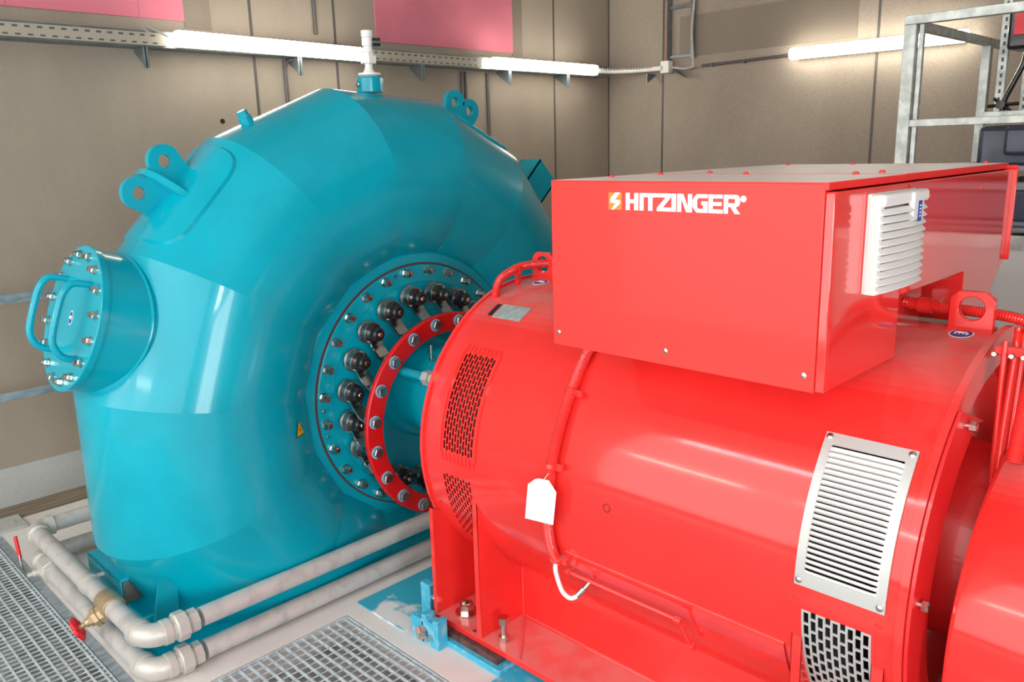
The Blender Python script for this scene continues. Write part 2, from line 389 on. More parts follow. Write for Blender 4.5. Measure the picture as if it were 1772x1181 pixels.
def badge(c, nrm, r, parent, up=V((0, 0, 1)), sy=1.3):
    nrm = V(nrm).normalized(); a = up.cross(nrm).normalized(); b = nrm.cross(a)
    m = MB()
    def ell(rx, ry, h): return [V(c) + a * rx * math.cos(2 * PI * i / 32) + b * ry * math.sin(2 * PI * i / 32) + nrm * h for i in range(32)]
    m.cur = 0; m.prism(ell(r, r * sy, 0), nrm * .0012); m.cur = 1; m.prism(ell(r * .86, r * sy * .86, .0012), nrm * .0006)
    m.cur = 0
    for s in (-1, 1):
        pts = [V(c) + nrm * .0022 + a * (r * .35 * math.cos(t) * s + r * .18 * s) + b * (r * sy * .28 * math.sin(t)) for t in [k * PI / 8 for k in range(-2, 10)]]
        m.tube(pts, r * .07, 6)
    o = m.build('badge_sticker', [M_logo, M_blueink], parent); return lab(o, 'small blue and white oval sticker')
badge(cc + nv * .001 + uu * .0, nv, .022, CV, up=V((0, 0, 1)), sy=1.5)

# lifting lugs
def lug(phi, cx, rr0, parent, sp, lr):
    ph = R(phi); er = V((0, math.cos(ph), math.sin(ph))); et = V((0, math.sin(ph), -math.cos(ph)))  # et: toward image right
    def Q(t, r): return V((cx, AY, AZ)) + er * r + et * t
    m = MB(); half = .019
    for s in (-1, 1):
        c = Q(s * sp, rr0 + .115)
        # lobe plate with hole : outline sampled radially from the hole centre
        outline = [(-s * sp, -.16), (s * .005, -.16), (s * .035, -.06), (s * .072, .02)]
        outline += [(.078 * math.cos(a), lr * math.sin(a)) for a in [R(20 + q * 10) for q in range(15)]]
        poly = [(-s * sp, -.17), (-s * sp, .02)] + [(-s * lr * math.cos(a), lr * math.sin(a)) for a in [R(15 + q * 10) for q in range(18)]] + [(s * lr * .8, -.06), (s * lr * .55, -.17)]
        outer = []
        for k in range(48):
            a = 2 * PI * k / 48; dx, dy = math.cos(a), math.sin(a); best = .05
            for q in range(len(poly)):
                ax, ay = poly[q]; bx, by = poly[(q + 1) % len(poly)]; ex, ey = bx - ax, by - ay; den = dx * ey - dy * ex
                if abs(den) < 1e-9: continue
                t_ = (ax * ey - ay * ex) / den; u_ = (ax * dy - ay * dx) / den
                if t_ > 0 and -1e-6 <= u_ <= 1 + 1e-6: best = max(best, t_)
            outer.append((dx * best, dy * best))
        for side in (-half, half):
            pass
        off = V((2 * half, 0, 0))
        A = m.add([c + et * x + er * y - V((half, 0, 0)) for x, y in outer]); B = m.add([c + et * x + er * y + V((half, 0, 0)) for x, y in outer])
        C = m.add([c + et * (.031 * math.cos(2 * PI * k / 48)) + er * (.031 * math.sin(2 * PI * k / 48)) - V((half, 0, 0)) for k in range(48)])
        D = m.add([c + et * (.031 * math.cos(2 * PI * k / 48)) + er * (.031 * math.sin(2 * PI * k / 48)) + V((half, 0, 0)) for k in range(48)])
        for k in range(48):
            j = (k + 1) % 48
            m.quad(A + k, A + j, C + j, C + k); m.quad(B + k, B + j, D + j, D + k); m.quad(A + k, A + j, B + j, B + k); m.quad(C + k, C + j, D + j, D + k)
    o = m.build('lifting_lug', M_teal, parent)
    # cross gusset through the middle (runs along x)
    m = MB(); g = .016
    prof = [(-.20, -.02), (-.205, .10), (-.15, .140), (-.07, .155), (0, .155), (.07, .12), (.13, .05), (.165, -.01), (.165, -.12), (-.20, -.12)] if sp > .08 else [(-.135, -.02), (-.12, .02), (-.05, .05), (.05, .05), (.12, .02), (.135, -.02), (.135, -.12), (-.135, -.12)]
    m.prism([Q(-g, rr0 + r) + V((x, 0, 0)) for x, r in prof], et * (2 * g)); m.build('gusset', M_teal, o)
    return o
lug(136.0, XC, 1.655, T, .098, .078)
lug(66.6, XC, 1.60, T, .064, .074)
# doubler pad under the left lug (rounded plate on the casing surface, segment 5: 148 -> 124 deg)
def pad(i, s0, s1, t0, t1, off, rad_s, name):
    m = MB(); sc = (s0 + s1) / 2; tcn = (t0 + t1) / 2; hs = (s1 - s0) / 2; ht = (t1 - t0) / 2; N = 48; rows = []
    for q in (1.03, .97, .8, .55, .3, .05):
        ring_ = []
        for k in range(N):
            a = 2 * PI * k / N; c, s_ = math.cos(a), math.sin(a); e = .38
            x = math.copysign(abs(c) ** e, c); y = math.copysign(abs(s_) ** e, s_)
            ring_.append(surf(i, sc + hs * x * q, tcn + ht * y * q, (-.01 if q > 1 else off)))
        rows.append(m.add(ring_))
    for k in range(len(rows) - 1):
        for t in range(N):
            j = (t + 1) % N; m.quad(rows[k] + t, rows[k] + j, rows[k + 1] + j, rows[k + 1] + t, sm=True)
    m.quad(*[rows[-1] + t for t in range(N)])
    return m.build(name, M_teal, T)
pad(5, .10, .93, R(57), R(123), .013, .1, 'lug_pad')
pad(8, .20, .98, R(60), R(120), .013, .1, 'lug_pad')
# air valve on top
b0 = surf(6, .62, R(90)); b0 = V((XC, 2.855, 2.535))
m = MB(); m.cyl(b0, b0 + V((0, 0, .085)), .074, 32, bev=.006); AV = m.build('air_valve', M_teal, T)
m = MB(); m.lathe(b0 + V((0, 0, .085)), (0, 0, 1), [(0, .045), (.012, .062), (.022, .062), (.024, .035), (.045, .022), (.062, .020)], 32); m.build('valve_base', M_white, AV)
m = MB(); z = b0.z + .147; m.lathe((b0.x, b0.y, z), (0, 0, 1), [(0, .022), (.010, .024), (.012, .046), (.052, .046), (.054, .030), (.085, .028)], 6, sm=False)
m.lathe((b0.x, b0.y, z + .07), (0, 0, 1), [(0, .034), (.035, .024), (.036, .030), (.075, .030), (.077, .026), (.084, .032), (.115, .032)], 20)
m.build('valve_body', M_white, AV)
m = MB(); m.cyl((b0.x + .02, b0.y + .02, z + .125), (b0.x + .045, b0.y + .055, z + .125), .022, 20); m.build('valve_knob', M_black, AV)
for yy in (-1, 1):
    m = MB(); m.hexbolt(b0 + V((.0, yy * .074, .045)), (0, yy, 0), .016, .014); m.build('valve_bolt', M_chrome, AV)
# hex plug on the upper left shoulder
p = V((XC, 2.084, 2.385)); d = V((0, -.45, .89)); m = MB(); m.lathe(p - d * .03, d, [(0, .034), (.05, .034), (.055, .028)], 24); m.hexbolt(p + d * .02, d, .028, .03); m.build('shoulder_plug', M_teal, T)
# open box bracket on the right shoulder
ph = R(43); er = V((0, math.cos(ph), math.sin(ph))); et = V((0, math.sin(ph), -math.cos(ph)))
def Q(x, r, t): return V((x, AY, AZ)) + er * r + et * t
m = MB()
x0, x1, r0, r1, t0, t1 = -4.10, -3.92, 1.42, 1.85, .03, .25
for a, b, c, d_ in ((x1 - .012, x1, t0, t1), (x0, x0 + .012, t0, t1), (x0, x1, t0, t0 + .012), (x0, x1, t1 - .012, t1)):
    m.prism([Q(a, r0, c), Q(b, r0, c), Q(b, r0, d_), Q(a, r0, d_)], er * (r1 - r0))
m.build('box_bracket', M_teal, T)
# warning sticker on the casing next to the flange
def tri_sticker(c, nrm, s, parent):
    nrm = V(nrm).normalized(); a = V((0, 0, 1)).cross(nrm).normalized(); b = nrm.cross(a); c = V(c)
    def tri(k, h): return [c + (a * x + b * y) * s * k + nrm * h for x, y in ((-.5, -.33), (.5, -.33), (0, .60))]
    m = MB(); m.cur = 1; m.prism(tri(1.0, 0), nrm * .0015); m.cur = 0; m.prism(tri(.84, .0015), nrm * .0008)
    m.cur = 1; bolt = [(.02, .25), (-.10, -.02), (0, -.02), (-.03, -.22), (.10, .06), (.0, .06)]
    m.prism([c + (a * x + b * y) * s + nrm * .0023 for x, y in bolt], nrm * .0005)
    return lab(m.build('warning_sticker', [M_yellow, M_tag_black], parent), 'yellow triangular electrical warning sticker')
tri_sticker(surf(4, .5 - .62, R(308), .004) if False else surf(3, .62, R(-33), .006), surf(3, .62, R(-33), .1) - surf(3, .62, R(-33)), .085, T)
# feet at floor level
m = MB()
def chan(x0, x1, y0, y1, z1, t=.02):
    m.box(x0, x1, y0, y0 + t, 0.0, z1); m.box(x0, x1, y1 - t, y1, 0.0, z1); m.box(x0, x1, y0, y1, z1 - t, z1)
chan(-4.34, -3.90, 1.165, 1.40, .235)
m.build('support_foot', M_teal, T, bevel=.012, seg=3)
m = MB(); m.box(-3.93, -3.72, 1.19, 1.5, 0.0, .10); m.build('support_pad', M_teal, T, bevel=.01)
m = MB(); m.box(-3.86, -3.375, 1.12, 2.58, 0, .012); m.box(-3.62, -3.375, 2.0, 2.58, .012, .05); m.build('base_plinth', M_teal, T)
m = MB(); m.prism([(-3.60, 1.185, 0.012), (-3.60, 1.31, 0.012), (-3.60, 1.33, .29), (-3.60, 1.285, .325), (-3.60, 1.225, .32), (-3.60, 1.24, .29)], (-.018, 0, 0)); m.build('support_rib', M_teal, T)

# ------------------------------------------------------------------ generator
G = thing('generator', 'red cylindrical generator with terminal box on top, in front of the teal turbine', 'generator', (-1.7, AY, 0))
GX0, GX1, GR = -2.751, -.67, .70
def cylgrid(m, xs, ths, r, skip, sm=True):
    idx = {}
    for i, x in enumerate(xs):
        for j, t in enumerate(ths): idx[i, j] = m.add([pol(x, r, t)])
    for i in range(len(xs) - 1):
        for j in range(len(ths) - 1):
            xm = (xs[i] + xs[i + 1]) / 2; tm = (ths[j] + ths[j + 1]) / 2
            if skip(xm, tm): continue
            m.quad(idx[i, j], idx[i + 1, j], idx[i + 1, j + 1], idx[i, j + 1], sm=sm)
holes = [(-2.61, -2.42, R(140), R(176)), (-2.62, -2.44, R(185), R(214)), (-.965, -.765, R(184.5), R(212)), (-.99, -.73, R(140.5), R(177))]
def cuts(a, b, extra, n):
    s = sorted(set([a + (b - a) * i / n for i in range(n + 1)] + extra)); return s
xs = cuts(GX0, GX1, [h[0] for h in holes] + [h[1] for h in holes], 6)
ths = cuts(0, 2 * PI, [h[2] for h in holes] + [h[3] for h in holes], 120)
m = MB(); inh = lambda x, t: any(h[0] < x < h[1] and h[2] < t < h[3] for h in holes)
cylgrid(m, xs, ths, GR, inh)
# end faces: flat annuli so the edge reads crisp
m.lathe((GX0 - .001, AY, AZ), (1, 0, 0), [(0, .25), (0, .712), (.016, .712), (.016, .70)], 128, sm=False, cap=False)
m.lathe((GX1 - .022, AY, AZ), (1, 0, 0), [(0, .70), (0, .724), (.022, .724), (.022, .625), (-.09, .60), (-.09, .12)], 128, sm=False, cap=False)
barrel = m.build('stator_barrel', M_red, G)
m = MB(); m.lathe((GX0 + .05, AY, AZ), (1, 0, 0), [(0, .655), (1.86, .655)], 64); m.build('stator_core', M_dark, G)
# step plate low on the barrel
m = MB(); xs2 = [-2.38 + (1.35) * i / 8 for i in range(9)]
cylgrid(m, [-1.93, -1.6, -1.2, -1.03], [R(197.5 + i * 2) for i in range(17)], .706, lambda a, b: False)
for t in (R(197.5),):
    a = m.add([pol(-1.93, .699, t), pol(-1.03, .699, t), pol(-1.03, .706, t), pol(-1.93, .706, t)]); m.quad(a, a + 1, a + 2, a + 3)
m.build('lower_shell', M_red, G)
# raised surround of the small vent
def cylpatch(m, x0, x1, t0, t1, r0, r1, n=8):
    ts = [t0 + (t1 - t0) * i / n for i in range(n + 1)]
    a = [m.add([pol(x0, r0, t), pol(x1, r0, t), pol(x1, r1, t), pol(x0, r1, t)]) for t in ts]
    for i in range(n):
        for q in range(4):
            w = (q + 1) % 4; m.quad(a[i] + q, a[i] + w, a[i + 1] + w, a[i + 1] + q)
    m.quad(a[0], a[0] + 1, a[0] + 2, a[0] + 3); m.quad(a[-1] + 3, a[-1] + 2, a[-1] + 1, a[-1])
def grille(x0, x1, t0, t1, ncol, slot, web, r, M_, name):
    m = MB(); w = (x1 - x0) / ncol; bar = w * .30
    for c in range(ncol + 1):
        x = x0 + c * w; cylpatch(m, x - bar / 2, x + bar / 2, t0, t1, r - .004, r, 20)
    for c in range(ncol):
        x = x0 + c * w; s = (slot + web) / r; t = t0 - (s / 2 if c % 2 else 0)
        while t < t1:
            a, b = max(t, t0), min(t + web / r, t1)
            if b > a: cylpatch(m, x + bar / 2 - .0005, x + w - bar / 2 + .0005, a, b, r - .004, r, 1)
            t += s
    return m.build(name, M_, G)
grille(-2.61, -2.42, R(140), R(176), 11, .036, .0075, .7005, M_red, 'vent_grille')
grille(-2.62, -2.44, R(185), R(214), 10, .030, .007, .7005, M_red, 'vent_grille')
grille(-.965, -.765, R(184.5), R(212), 9, .036, .008, .7005, M_alu, 'vent_grille')
m = MB()
for c in range(9):   # stitched bead row above and below the small vent
    x = -2.615 + c * .025
    m.cyl(pol(x, .703, R(139.6)), pol(x + .003, .703, R(136.9)), .004, 8); m.cyl(pol(x, .703, R(176.5)), pol(x + .003, .703, R(179.8)), .004, 8)
cylpatch(m, -2.64, -2.62, R(139), R(177), .70, .706, 16); cylpatch(m, -2.412, -2.398, R(139), R(177), .70, .706, 16)
m.build('vent_frame', M_red, G)
# louvre panel
def louvre(x0, x1, t0, t1):
    m = MB(); r = .7005; b = .028
    cylpatch(m, x0, x1, t0, t0 + .055, r, r + .006, 4); cylpatch(m, x0, x1, t1 - .06, t1, r, r + .006, 4)
    cylpatch(m, x0, x0 + b, t0 + .05, t1 - .05, r, r + .006, 24); cylpatch(m, x1 - b, x1, t0 + .05, t1 - .05, r, r + .006, 24)
    LP = m.build('louvre_panel', M_alu, G)
    m = MB(); n = 23; ta = t0 + .062; tb = t1 - .058; st = (tb - ta) / n
    for i in range(n):
        t = ta + i * st   # hood: hinged at the lower side, lip standing out at the upper side (th grows downwards)
        prof = [(t + .0, r + .001), (t + st * .22, r + .016), (t + st * .45, r + .0175), (t + st * .98, r + .004), (t + st * .98, r + .001), (t + st * .42, r + .0145), (t + st * .24, r + .013)]
        prof = [(t + st * .16, r + .012), (t + st * .20, r + .0165), (t + st * .55, r + .0165), (t + st * 1.0, r + .0045), (t + st * 1.0, r + .001), (t + st * .55, r + .012)]
        xa, xb = x0 + b - .004, x1 - b + .004; cols = []
        for (x, k) in ((xa, .0), (xa + .006, .7), (xa + .016, 1.), (xb - .016, 1.), (xb - .006, .7), (xb, 0.)):
            cols.append(m.add([pol(x, r + (rr - r) * (.15 + .85 * k), tt) for tt, rr in prof]))
        L = len(prof)
        for q in range(len(cols) - 1):
            for w in range(L): j = (w + 1) % L; m.quad(cols[q] + w, cols[q] + j, cols[q + 1] + j, cols[q + 1] + w)
        m.quad(*[cols[0] + w for w in range(L)]); m.quad(*[cols[-1] + w for w in range(L)][::-1])
    m.build('louvre_slats', M_aluw, LP)
    for x in (x0 + .014, x1 - .014):
        for t in (t0 + .02, t1 - .025):
            q = pol(x, r + .006, t); dd = V((0, math.cos(t), math.sin(t)))
            m = MB(); m.lathe(q, dd, [(0, .010), (.004, .010), (.007, .006)], 16); m.build('panel_screw', M_chrome, LP)
louvre(-.992, -.728, R(139.6), R(178))
# name plate with black strip
m = MB(); cylpatch(m, -2.60, -2.43, R(116), R(123.5), .7005, .7025, 6)
NP = m.build('nameplate', M_plate, G); lab(NP, 'grey metal rating plate with fine print')
m = MB()
for i in range(6):
    t = R(116.8 + i * 1.05); 
    cylpatch(m, -2.59, -2.55, t, t + R(.22), .7025, .7028, 1); cylpatch(m, -2.54, -2.50, t, t + R(.22), .7025, .7028, 1); cylpatch(m, -2.49, -2.44, t, t + R(.22), .7025, .7028, 1)
m.build('fine_print', M_ink, NP)
m = MB(); cylpatch(m, -2.635, -2.61, R(116.4), R(122.8), .7005, .7025, 6); m.build('type_strip', M_tag_black, NP)
# pencilled outline mark
m = MB(); m.tube([pol(-1.707 + .016 * math.cos(a), .7005, R(176.3) + .022 * math.sin(a)) for a in [2 * PI * i / 7 for i in range(8)]], .0015, 6); m.build('marker_ring', M_tag_black, G)
badge(pol(-.79, .7005, R(94.3)), (0, math.cos(R(94.3)), math.sin(R(94.3))), .036, G, up=V((0, 1, 0)), sy=1.3)
badge(pol(-2.60, .7005, R(95.2)), (0, math.cos(R(95.2)), math.sin(R(95.2))), .036, G, up=V((0, 1, 0)), sy=1.2)
# lifting eyes
def eye(cx):
    m = MB(); cy = AY; z0 = AZ + .695; hw = .066; hh = .135; N = 40; cz = z0 + .080
    outer = []
    for k in range(N):
        a = 2 * PI * k / N; c, s = math.cos(a), math.sin(a); L = min(hw / max(abs(c), 1e-6), (.055 if s > 0 else .085) / max(abs(s), 1e-6)); x, z = c * L, s * L
        ch = .024
        if z > .055 - ch and abs(x) > hw - ch and abs(x) - (hw - ch) + z - (.055 - ch) > ch:
            k2 = (abs(c) + s); L = (hw + .055 - ch) / k2; x, z = c * L, s * L
        outer.append((x, z))
    hp = .0125
    A = m.add([(cx + x, cy - hp, cz + z) for x, z in outer]); B = m.add([(cx + x, cy + hp, cz + z) for x, z in outer])
    C = m.add([(cx + .038 * math.cos(2 * PI * k / N), cy - hp, cz + .038 * math.sin(2 * PI * k / N)) for k in range(N)]); D = m.add([(cx + .038 * math.cos(2 * PI * k / N), cy + hp, cz + .038 * math.sin(2 * PI * k / N)) for k in range(N)])
    for k in range(N):
        j = (k + 1) % N
        m.quad(A + k, A + j, C + j, C + k); m.quad(B + k, B + j, D + j, D + k); m.quad(A + k, A + j, B + j, B + k); m.quad(C + k, C + j, D + j, D + k)
    m.prism([(cx - .075, cy - .03, z0 - .002), (cx + .072, cy - .03, z0 - .002), (cx + .066, cy - .012, z0 + .02), (cx - .062, cy - .012, z0 + .02)], (0, .06, 0))
    m.build('lifting_eye', M_red, G, bevel=.003)
eye(-.779); eye(-2.635)
m = MB()   # legs: plates welded to the barrel
def legplate(x0, x1, ztop, ydeep, name='leg_plate', hole=False):
    m = MB(); pts = [(2.169, .092), (ydeep, .092)]
    pts.append((ydeep, AZ - math.sqrt(max(.695 ** 2 - (AY - ydeep) ** 2, 0))))
    n = 10; z1 = pts[-1][1]
    for i in range(1, n):
        z = z1 + (ztop - z1) * i / n; pts.append((AY - math.sqrt(.690 ** 2 - (AZ - z) ** 2), z))
    pts += [(2.172, ztop), (2.169, ztop - .03)]
    m.prism([(x0, y, z) for y, z in pts], (x1 - x0, 0, 0)); return m.build(name, M_red, G)
legplate(-2.751, -2.728, .62, 2.44); legplate(-2.455, -2.425, .85, 2.44); legplate(-1.0, -.968, .86, 2.44); legplate(-.76, -.725, .87, 2.44)
for x, z in ((-2.44, .862), (-.984, .872), (-.742, .880), (-2.74, .87)):
    m = MB(); m.lathe((x, 2.165, z - .006), (0, 0, 1), [(0, .016), (.006, .021), (.012, .016), (.016, .004)], 14); m.build('weld_cap', M_red, G)
m = MB(); m.box(-2.728, -.76, 2.43, 2.445, .09, .42); m.build('base_web', M_red, G)
m = MB(); m.box(-2.76, -.60, 2.165, 2.60, .062, .092); m.build('foot_plate', M_red, G, bevel=.003)
m = MB(); m.cyl(V((-2.4245, 2.265, .262)), V((-2.4235, 2.265, .262)), .036, 24); m.build('drain_hole', M_red, G)
m = MB(); m.box(-2.76, -.6, 3.10, 3.54, .062, .092); m.box(-2.76, -.7, 3.24, 3.255, .09, .45); m.build('rear_foot', M_red, G)
m = MB(); m.lathe((-2.63, 2.265, .092), (0, 0, 1), [(0, .054), (.010, .054)], 28); m.lathe((-2.63, 2.265, .102), (0, 0, 1), [(0, .036), (.040, .036), (.040, .024), (.016, .024), (.016, .002)], 6, sm=False)
m.build('anchor_bolt', M_chrome, G)
m = MB(); m.lathe((-2.34, 2.225, .088), (0, 0, 1), [(0, .026), (.030, .026)], 6, sm=False); m.lathe((-2.34, 2.225, .11), (0, 0, 1), [(0, .014), (.075, .014)], 16); m.lathe((-2.34, 2.225, .18), (0, 0, 1), [(0, .026), (.030, .026)], 6, sm=False); m.build('jacking_screw', M_chrome, G)
m = MB(); m.lathe((-2.49, 2.185, .088), (0, 0, 1), [(0, .009), (.008, .009)], 12); m.build('plug', M_steel, G)
m = MB(); m.tube([(-2.41, 2.43, .094), (-2.3, 2.30, .094), (-2.19, 2.17, .094)], .005, 8); m.tube([(-2.40, 2.428, .095), (-.98, 2.428, .095)], .008, 8); m.tube([(-2.42, 2.432, .40), (-2.42, 2.432, .095)], .007, 8)
m.build('weld_bead', M_red, G)
# grease line on the barrel
m = MB(); m.tube([(-1.905, 2.195, .612), (-1.905, 2.165, .612), (-1.65, 2.165, .612), (-1.41, 2.165, .612), (-1.402, 2.175, .60), (-1.396, 2.235, .482)], .006, 8)
m.cyl((-1.915, 2.165, .612), (-1.895, 2.165, .612), .011, 10); m.cyl((-1.42, 2.165, .612), (-1.395, 2.165, .612), .012, 10); m.cyl((-1.395, 2.23, .492), (-1.395, 2.245, .47), .012, 10)
m.build('grease_line', M_red, G)
# conduit down the barrel with clamps
RC = .724
pts = [pol(-1.99, RC, R(121)), pol(-1.975, RC, R(128)), pol(-1.965, RC, R(137)), pol(-1.956, RC, R(147)), pol(-1.956, RC, R(160)), pol(-1.962, RC, R(172)), pol(-1.975, RC, R(186)), pol(-1.982, RC, R(196)), pol(-1.972, RC, R(202))]
CD = corrugated(pts, .022).build('cable_conduit', M_red, G)
for th, x in ((145.5, -1.956), (168.5, -1.962), (201, -1.974)):
    t = R(th); m = MB(); dd = V((0, math.cos(t), math.sin(t))); tt = V((0, -math.sin(t), math.cos(t))); c = pol(x, RC, t)
    m.lathe(c - tt * .008, tt, [(0, .0265), (.016, .0265)], 18); cylpatch(m, x - .045, x + .045, t - .011, t + .011, .700, .706, 2); m.box(-.02, .02, -.007, .007, -.012, .012, Matrix.Translation(c + V((.034, 0, 0)) - dd * .005))
    m.build('conduit_clamp', M_red, CD)
m = MB(); m.tube(smooth_path([pol(-1.972, RC, R(201)), (-1.958, 2.150, .612), (-1.942, 2.150, .560), (-1.918, 2.150, .524), (-1.885, 2.155, .512), (-1.858, 2.165, .530), (-1.842, 2.185, .555)], 8), .0095, 10)
m.build('white_cable', M_white, G)
m = MB(); m.cyl((-1.86, 2.163, .528), (-1.838, 2.182, .560), .0125, 10); m.cyl((-1.838, 2.182, .560), (-1.822, 2.20, .588), .008, 10); m.build('cable_plug', M_chrome, G)

# terminal box
B = None
prof = [(2.078, 1.548), (2.56, 1.548), (2.56, 1.742), (3.16, 1.742), (3.16, 1.56), (3.42, 1.56), (3.642, 1.733), (3.642, 2.078), (2.078, 2.078)]
m = MB(); m.prism([(-1.858, y, z) for y, z in prof], (.954, 0, 0)); BX = m.build('terminal_box', M_redbox, G, bevel=.003)
m = MB(); m.box(-1.70, -1.02, 2.60, 3.10, AZ + .66, 1.744); m.build('pedestal', M_red, G)
m = MB(); m.box(-1.872, -.931, 2.065, 2.077, 1.541, 2.099); FPn = m.build('front_panel', M_redfront, BX, bevel=.003)
m = MB(); m.box(-.929, -.9035, 2.0655, 2.079, 1.546, 2.076); m.build('corner_strip', M_redbox, BX, bevel=.003)
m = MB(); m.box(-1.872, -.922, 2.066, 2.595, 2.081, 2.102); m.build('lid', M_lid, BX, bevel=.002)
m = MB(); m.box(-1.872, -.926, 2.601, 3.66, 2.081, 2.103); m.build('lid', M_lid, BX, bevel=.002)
m = MB(); m.box(-1.872, -.888, 3.642, 3.656, 1.73, 2.094); m.build('back_panel', M_redbox, BX, bevel=.002)
m = MB(); m.box(-.904, -.9025, 2.558, 2.566, 1.745, 2.076); m.build('panel_joint', M_redring, BX)
for x in (-1.844, -1.406, -.96):
    m = MB(); m.lathe((x, 2.065, 1.587), (0, -1, 0), [(0, .0085), (.003, .0085), (.005, .004)], 14); m.build('panel_screw', M_chrome, BX)
for x, y, z in ((-1.80, 2.30, 2.102), (-1.75, 2.52, 2.102), (-1.62, 2.64, 2.103), (-1.02, 2.66, 2.103), (-1.50, 3.58, 2.103), (-.99, 3.60, 2.103), (-1.06, 2.56, 2.102), (-1.78, 3.55, 2.103), (-1.42, 2.54, 2.102)):
    m = MB(); m.lathe((x, y, z), (0, 0, 1), [(0, .010), (.005, .010), (.009, .005)], 12); m.build('lid_screw', M_redbox, BX)
for y in (2.755, 3.256):
    m = MB(); m.lathe((-.904, y, 2.027), (1, 0, 0), [(0, .007), (.004, .006)], 12); m.build('panel_screw', M_redbox, BX)
# logo
def lx(u):
    t = [(85, -1.629), (235, -1.577), (283, -1.561), (330, -1.545), (380, -1.529), (430, -1.512), (490, -1.492), (590, -1.460), (640, -1.445), (800, -1.394), (860, -1.376), (1035, -1.324), (1210, -1.273), (1385, -1.224), (1585, -1.169), (1650, -1.151)]
    for (a, b), (c, d) in zip(t, t[1:]):
        if u <= c or c == 1650: return b + (d - b) * (u - a) / (c - a)
ZT, ZB = 2.066, 2.0135
def glyph(m, u0, u1, polys, y=2.0647):
    a, b = lx(u0), lx(u1)
    for P_ in polys: m.prism([(a + (b - a) * p[0], y, ZB + (ZT - ZB) * p[1]) for p in P_], (0, -.0008, 0))
m = MB()
glyph(m, 283, 425, [[(0, 0), (.32, 0), (.32, 1), (0, 1)], [(.68, 0), (1, 0), (1, 1), (.68, 1)], [(.32, .40), (.68, .40), (.68, .62), (.32, .62)]])
glyph(m, 440, 485, [[(0, 0), (1, 0), (1, 1), (0, 1)]])
glyph(m, 490, 637, [[(0, .77), (1, .77), (1, 1), (0, 1)], [(.33, 0), (.67, 0), (.67, .77), (.33, .77)]])
glyph(m, 640, 797, [[(.02, .78), (.62, .78), (1, .80), (1, 1), (.02, 1)], [(.62, .78), (1, .80), (.42, .22), (0, .20)], [(0, 0), (1, 0), (1, .22), (.42, .22), (0, .20)]])
glyph(m, 803, 855, [[(0, 0), (1, 0), (1, 1), (0, 1)]])
glyph(m, 868, 1038, [[(0, 0), (.28, 0), (.28, 1), (0, 1)], [(.72, 0), (1, 0), (1, 1), (.72, 1)], [(.28, 1), (.40, 1), (.72, .30), (.72, 0), (.62, 0), (.28, .72)]])
glyph(m, 1045, 1215, [[(.12, .86), (.28, 1), (1, 1), (1, .79), (.40, .79)], [(0, .68), (.12, .86), (.40, .79), (.30, .70)], [(0, .32), (0, .68), (.30, .70), (.30, .30)], [(.12, .14), (0, .32), (.30, .30), (.40, .21)], [(.28, 0), (.12, .14), (.40, .21), (1, .21), (1, 0)], [(.70, .21), (1, .21), (1, .62), (.58, .62), (.58, .42), (.70, .42)]])
glyph(m, 1225, 1388, [[(0, 0), (.30, 0), (.30, 1), (0, 1)], [(.30, .79), (1, .79), (1, 1), (.30, 1)], [(.30, .40), (.92, .40), (.92, .60), (.30, .60)], [(.30, 0), (1, 0), (1, .21), (.30, .21)]])
glyph(m, 1400, 1583, [[(0, 0), (.27, 0), (.27, 1), (0, 1)], [(.27, .79), (.66, .79), (.86, .98), (.75, 1), (.27, 1)], [(.66, .79), (.70, .72), (1, .72), (.95, .90), (.86, .98)], [(.70, .72), (.68, .56), (.92, .42), (1, .55), (1, .72)], [(.27, .36), (.80, .36), (.92, .42), (.68, .56), (.27, .56)], [(.42, .36), (.72, .36), (1.03, 0), (.70, 0)]])
ang = [2 * PI * k / 24 for k in range(24)]
cxr = (lx(1588) + lx(1650)) / 2; rr = .0090
m.prism([(cxr + rr * math.cos(a), 2.0647, 2.0555 + rr * math.sin(a)) for a in ang], (0, -.0008, 0))
m.cur = 1; m.tube([(cxr + rr * .62 * math.cos(a), 2.0637, 2.0555 + rr * .62 * math.sin(a)) for a in ang + [0]], .0005, 5)
m.box(cxr - .0025, cxr - .0012, 2.0632, 2.0640, 2.052, 2.059); m.box(cxr - .0025, cxr + .0022, 2.0632, 2.0640, 2.0578, 2.059)
o = m.build('logo_lettering', [M_logo, M_ink], FPn) if False else m.build('logo_lettering', [M_logo, M_ink], BX); lab(o, 'white HITZINGER lettering')
m = MB(); m.cur = 1; a, b = lx(88), lx(236); m.prism([(a, 2.0647, ZB), (b, 2.0647, ZB), (b, 2.0647, ZT), (a, 2.0647, ZT)], (0, -.0006, 0)); m.cur = 0
glyph(m, 88, 236, [[(.52, 1.0), (.88, 1.0), (.50, .58), (.15, .55), (.15, .66)], [(.15, .55), (.50, .58), (.88, .56), (.90, .42), (.55, .38), (.15, .40)], [(.55, .38), (.90, .42), (.85, .34), (.42, 0), (.22, 0)]], y=2.0641)
lab(m.build('logo_emblem', [M_logo, M_orange], BX), 'orange square emblem with white lightning bolt')
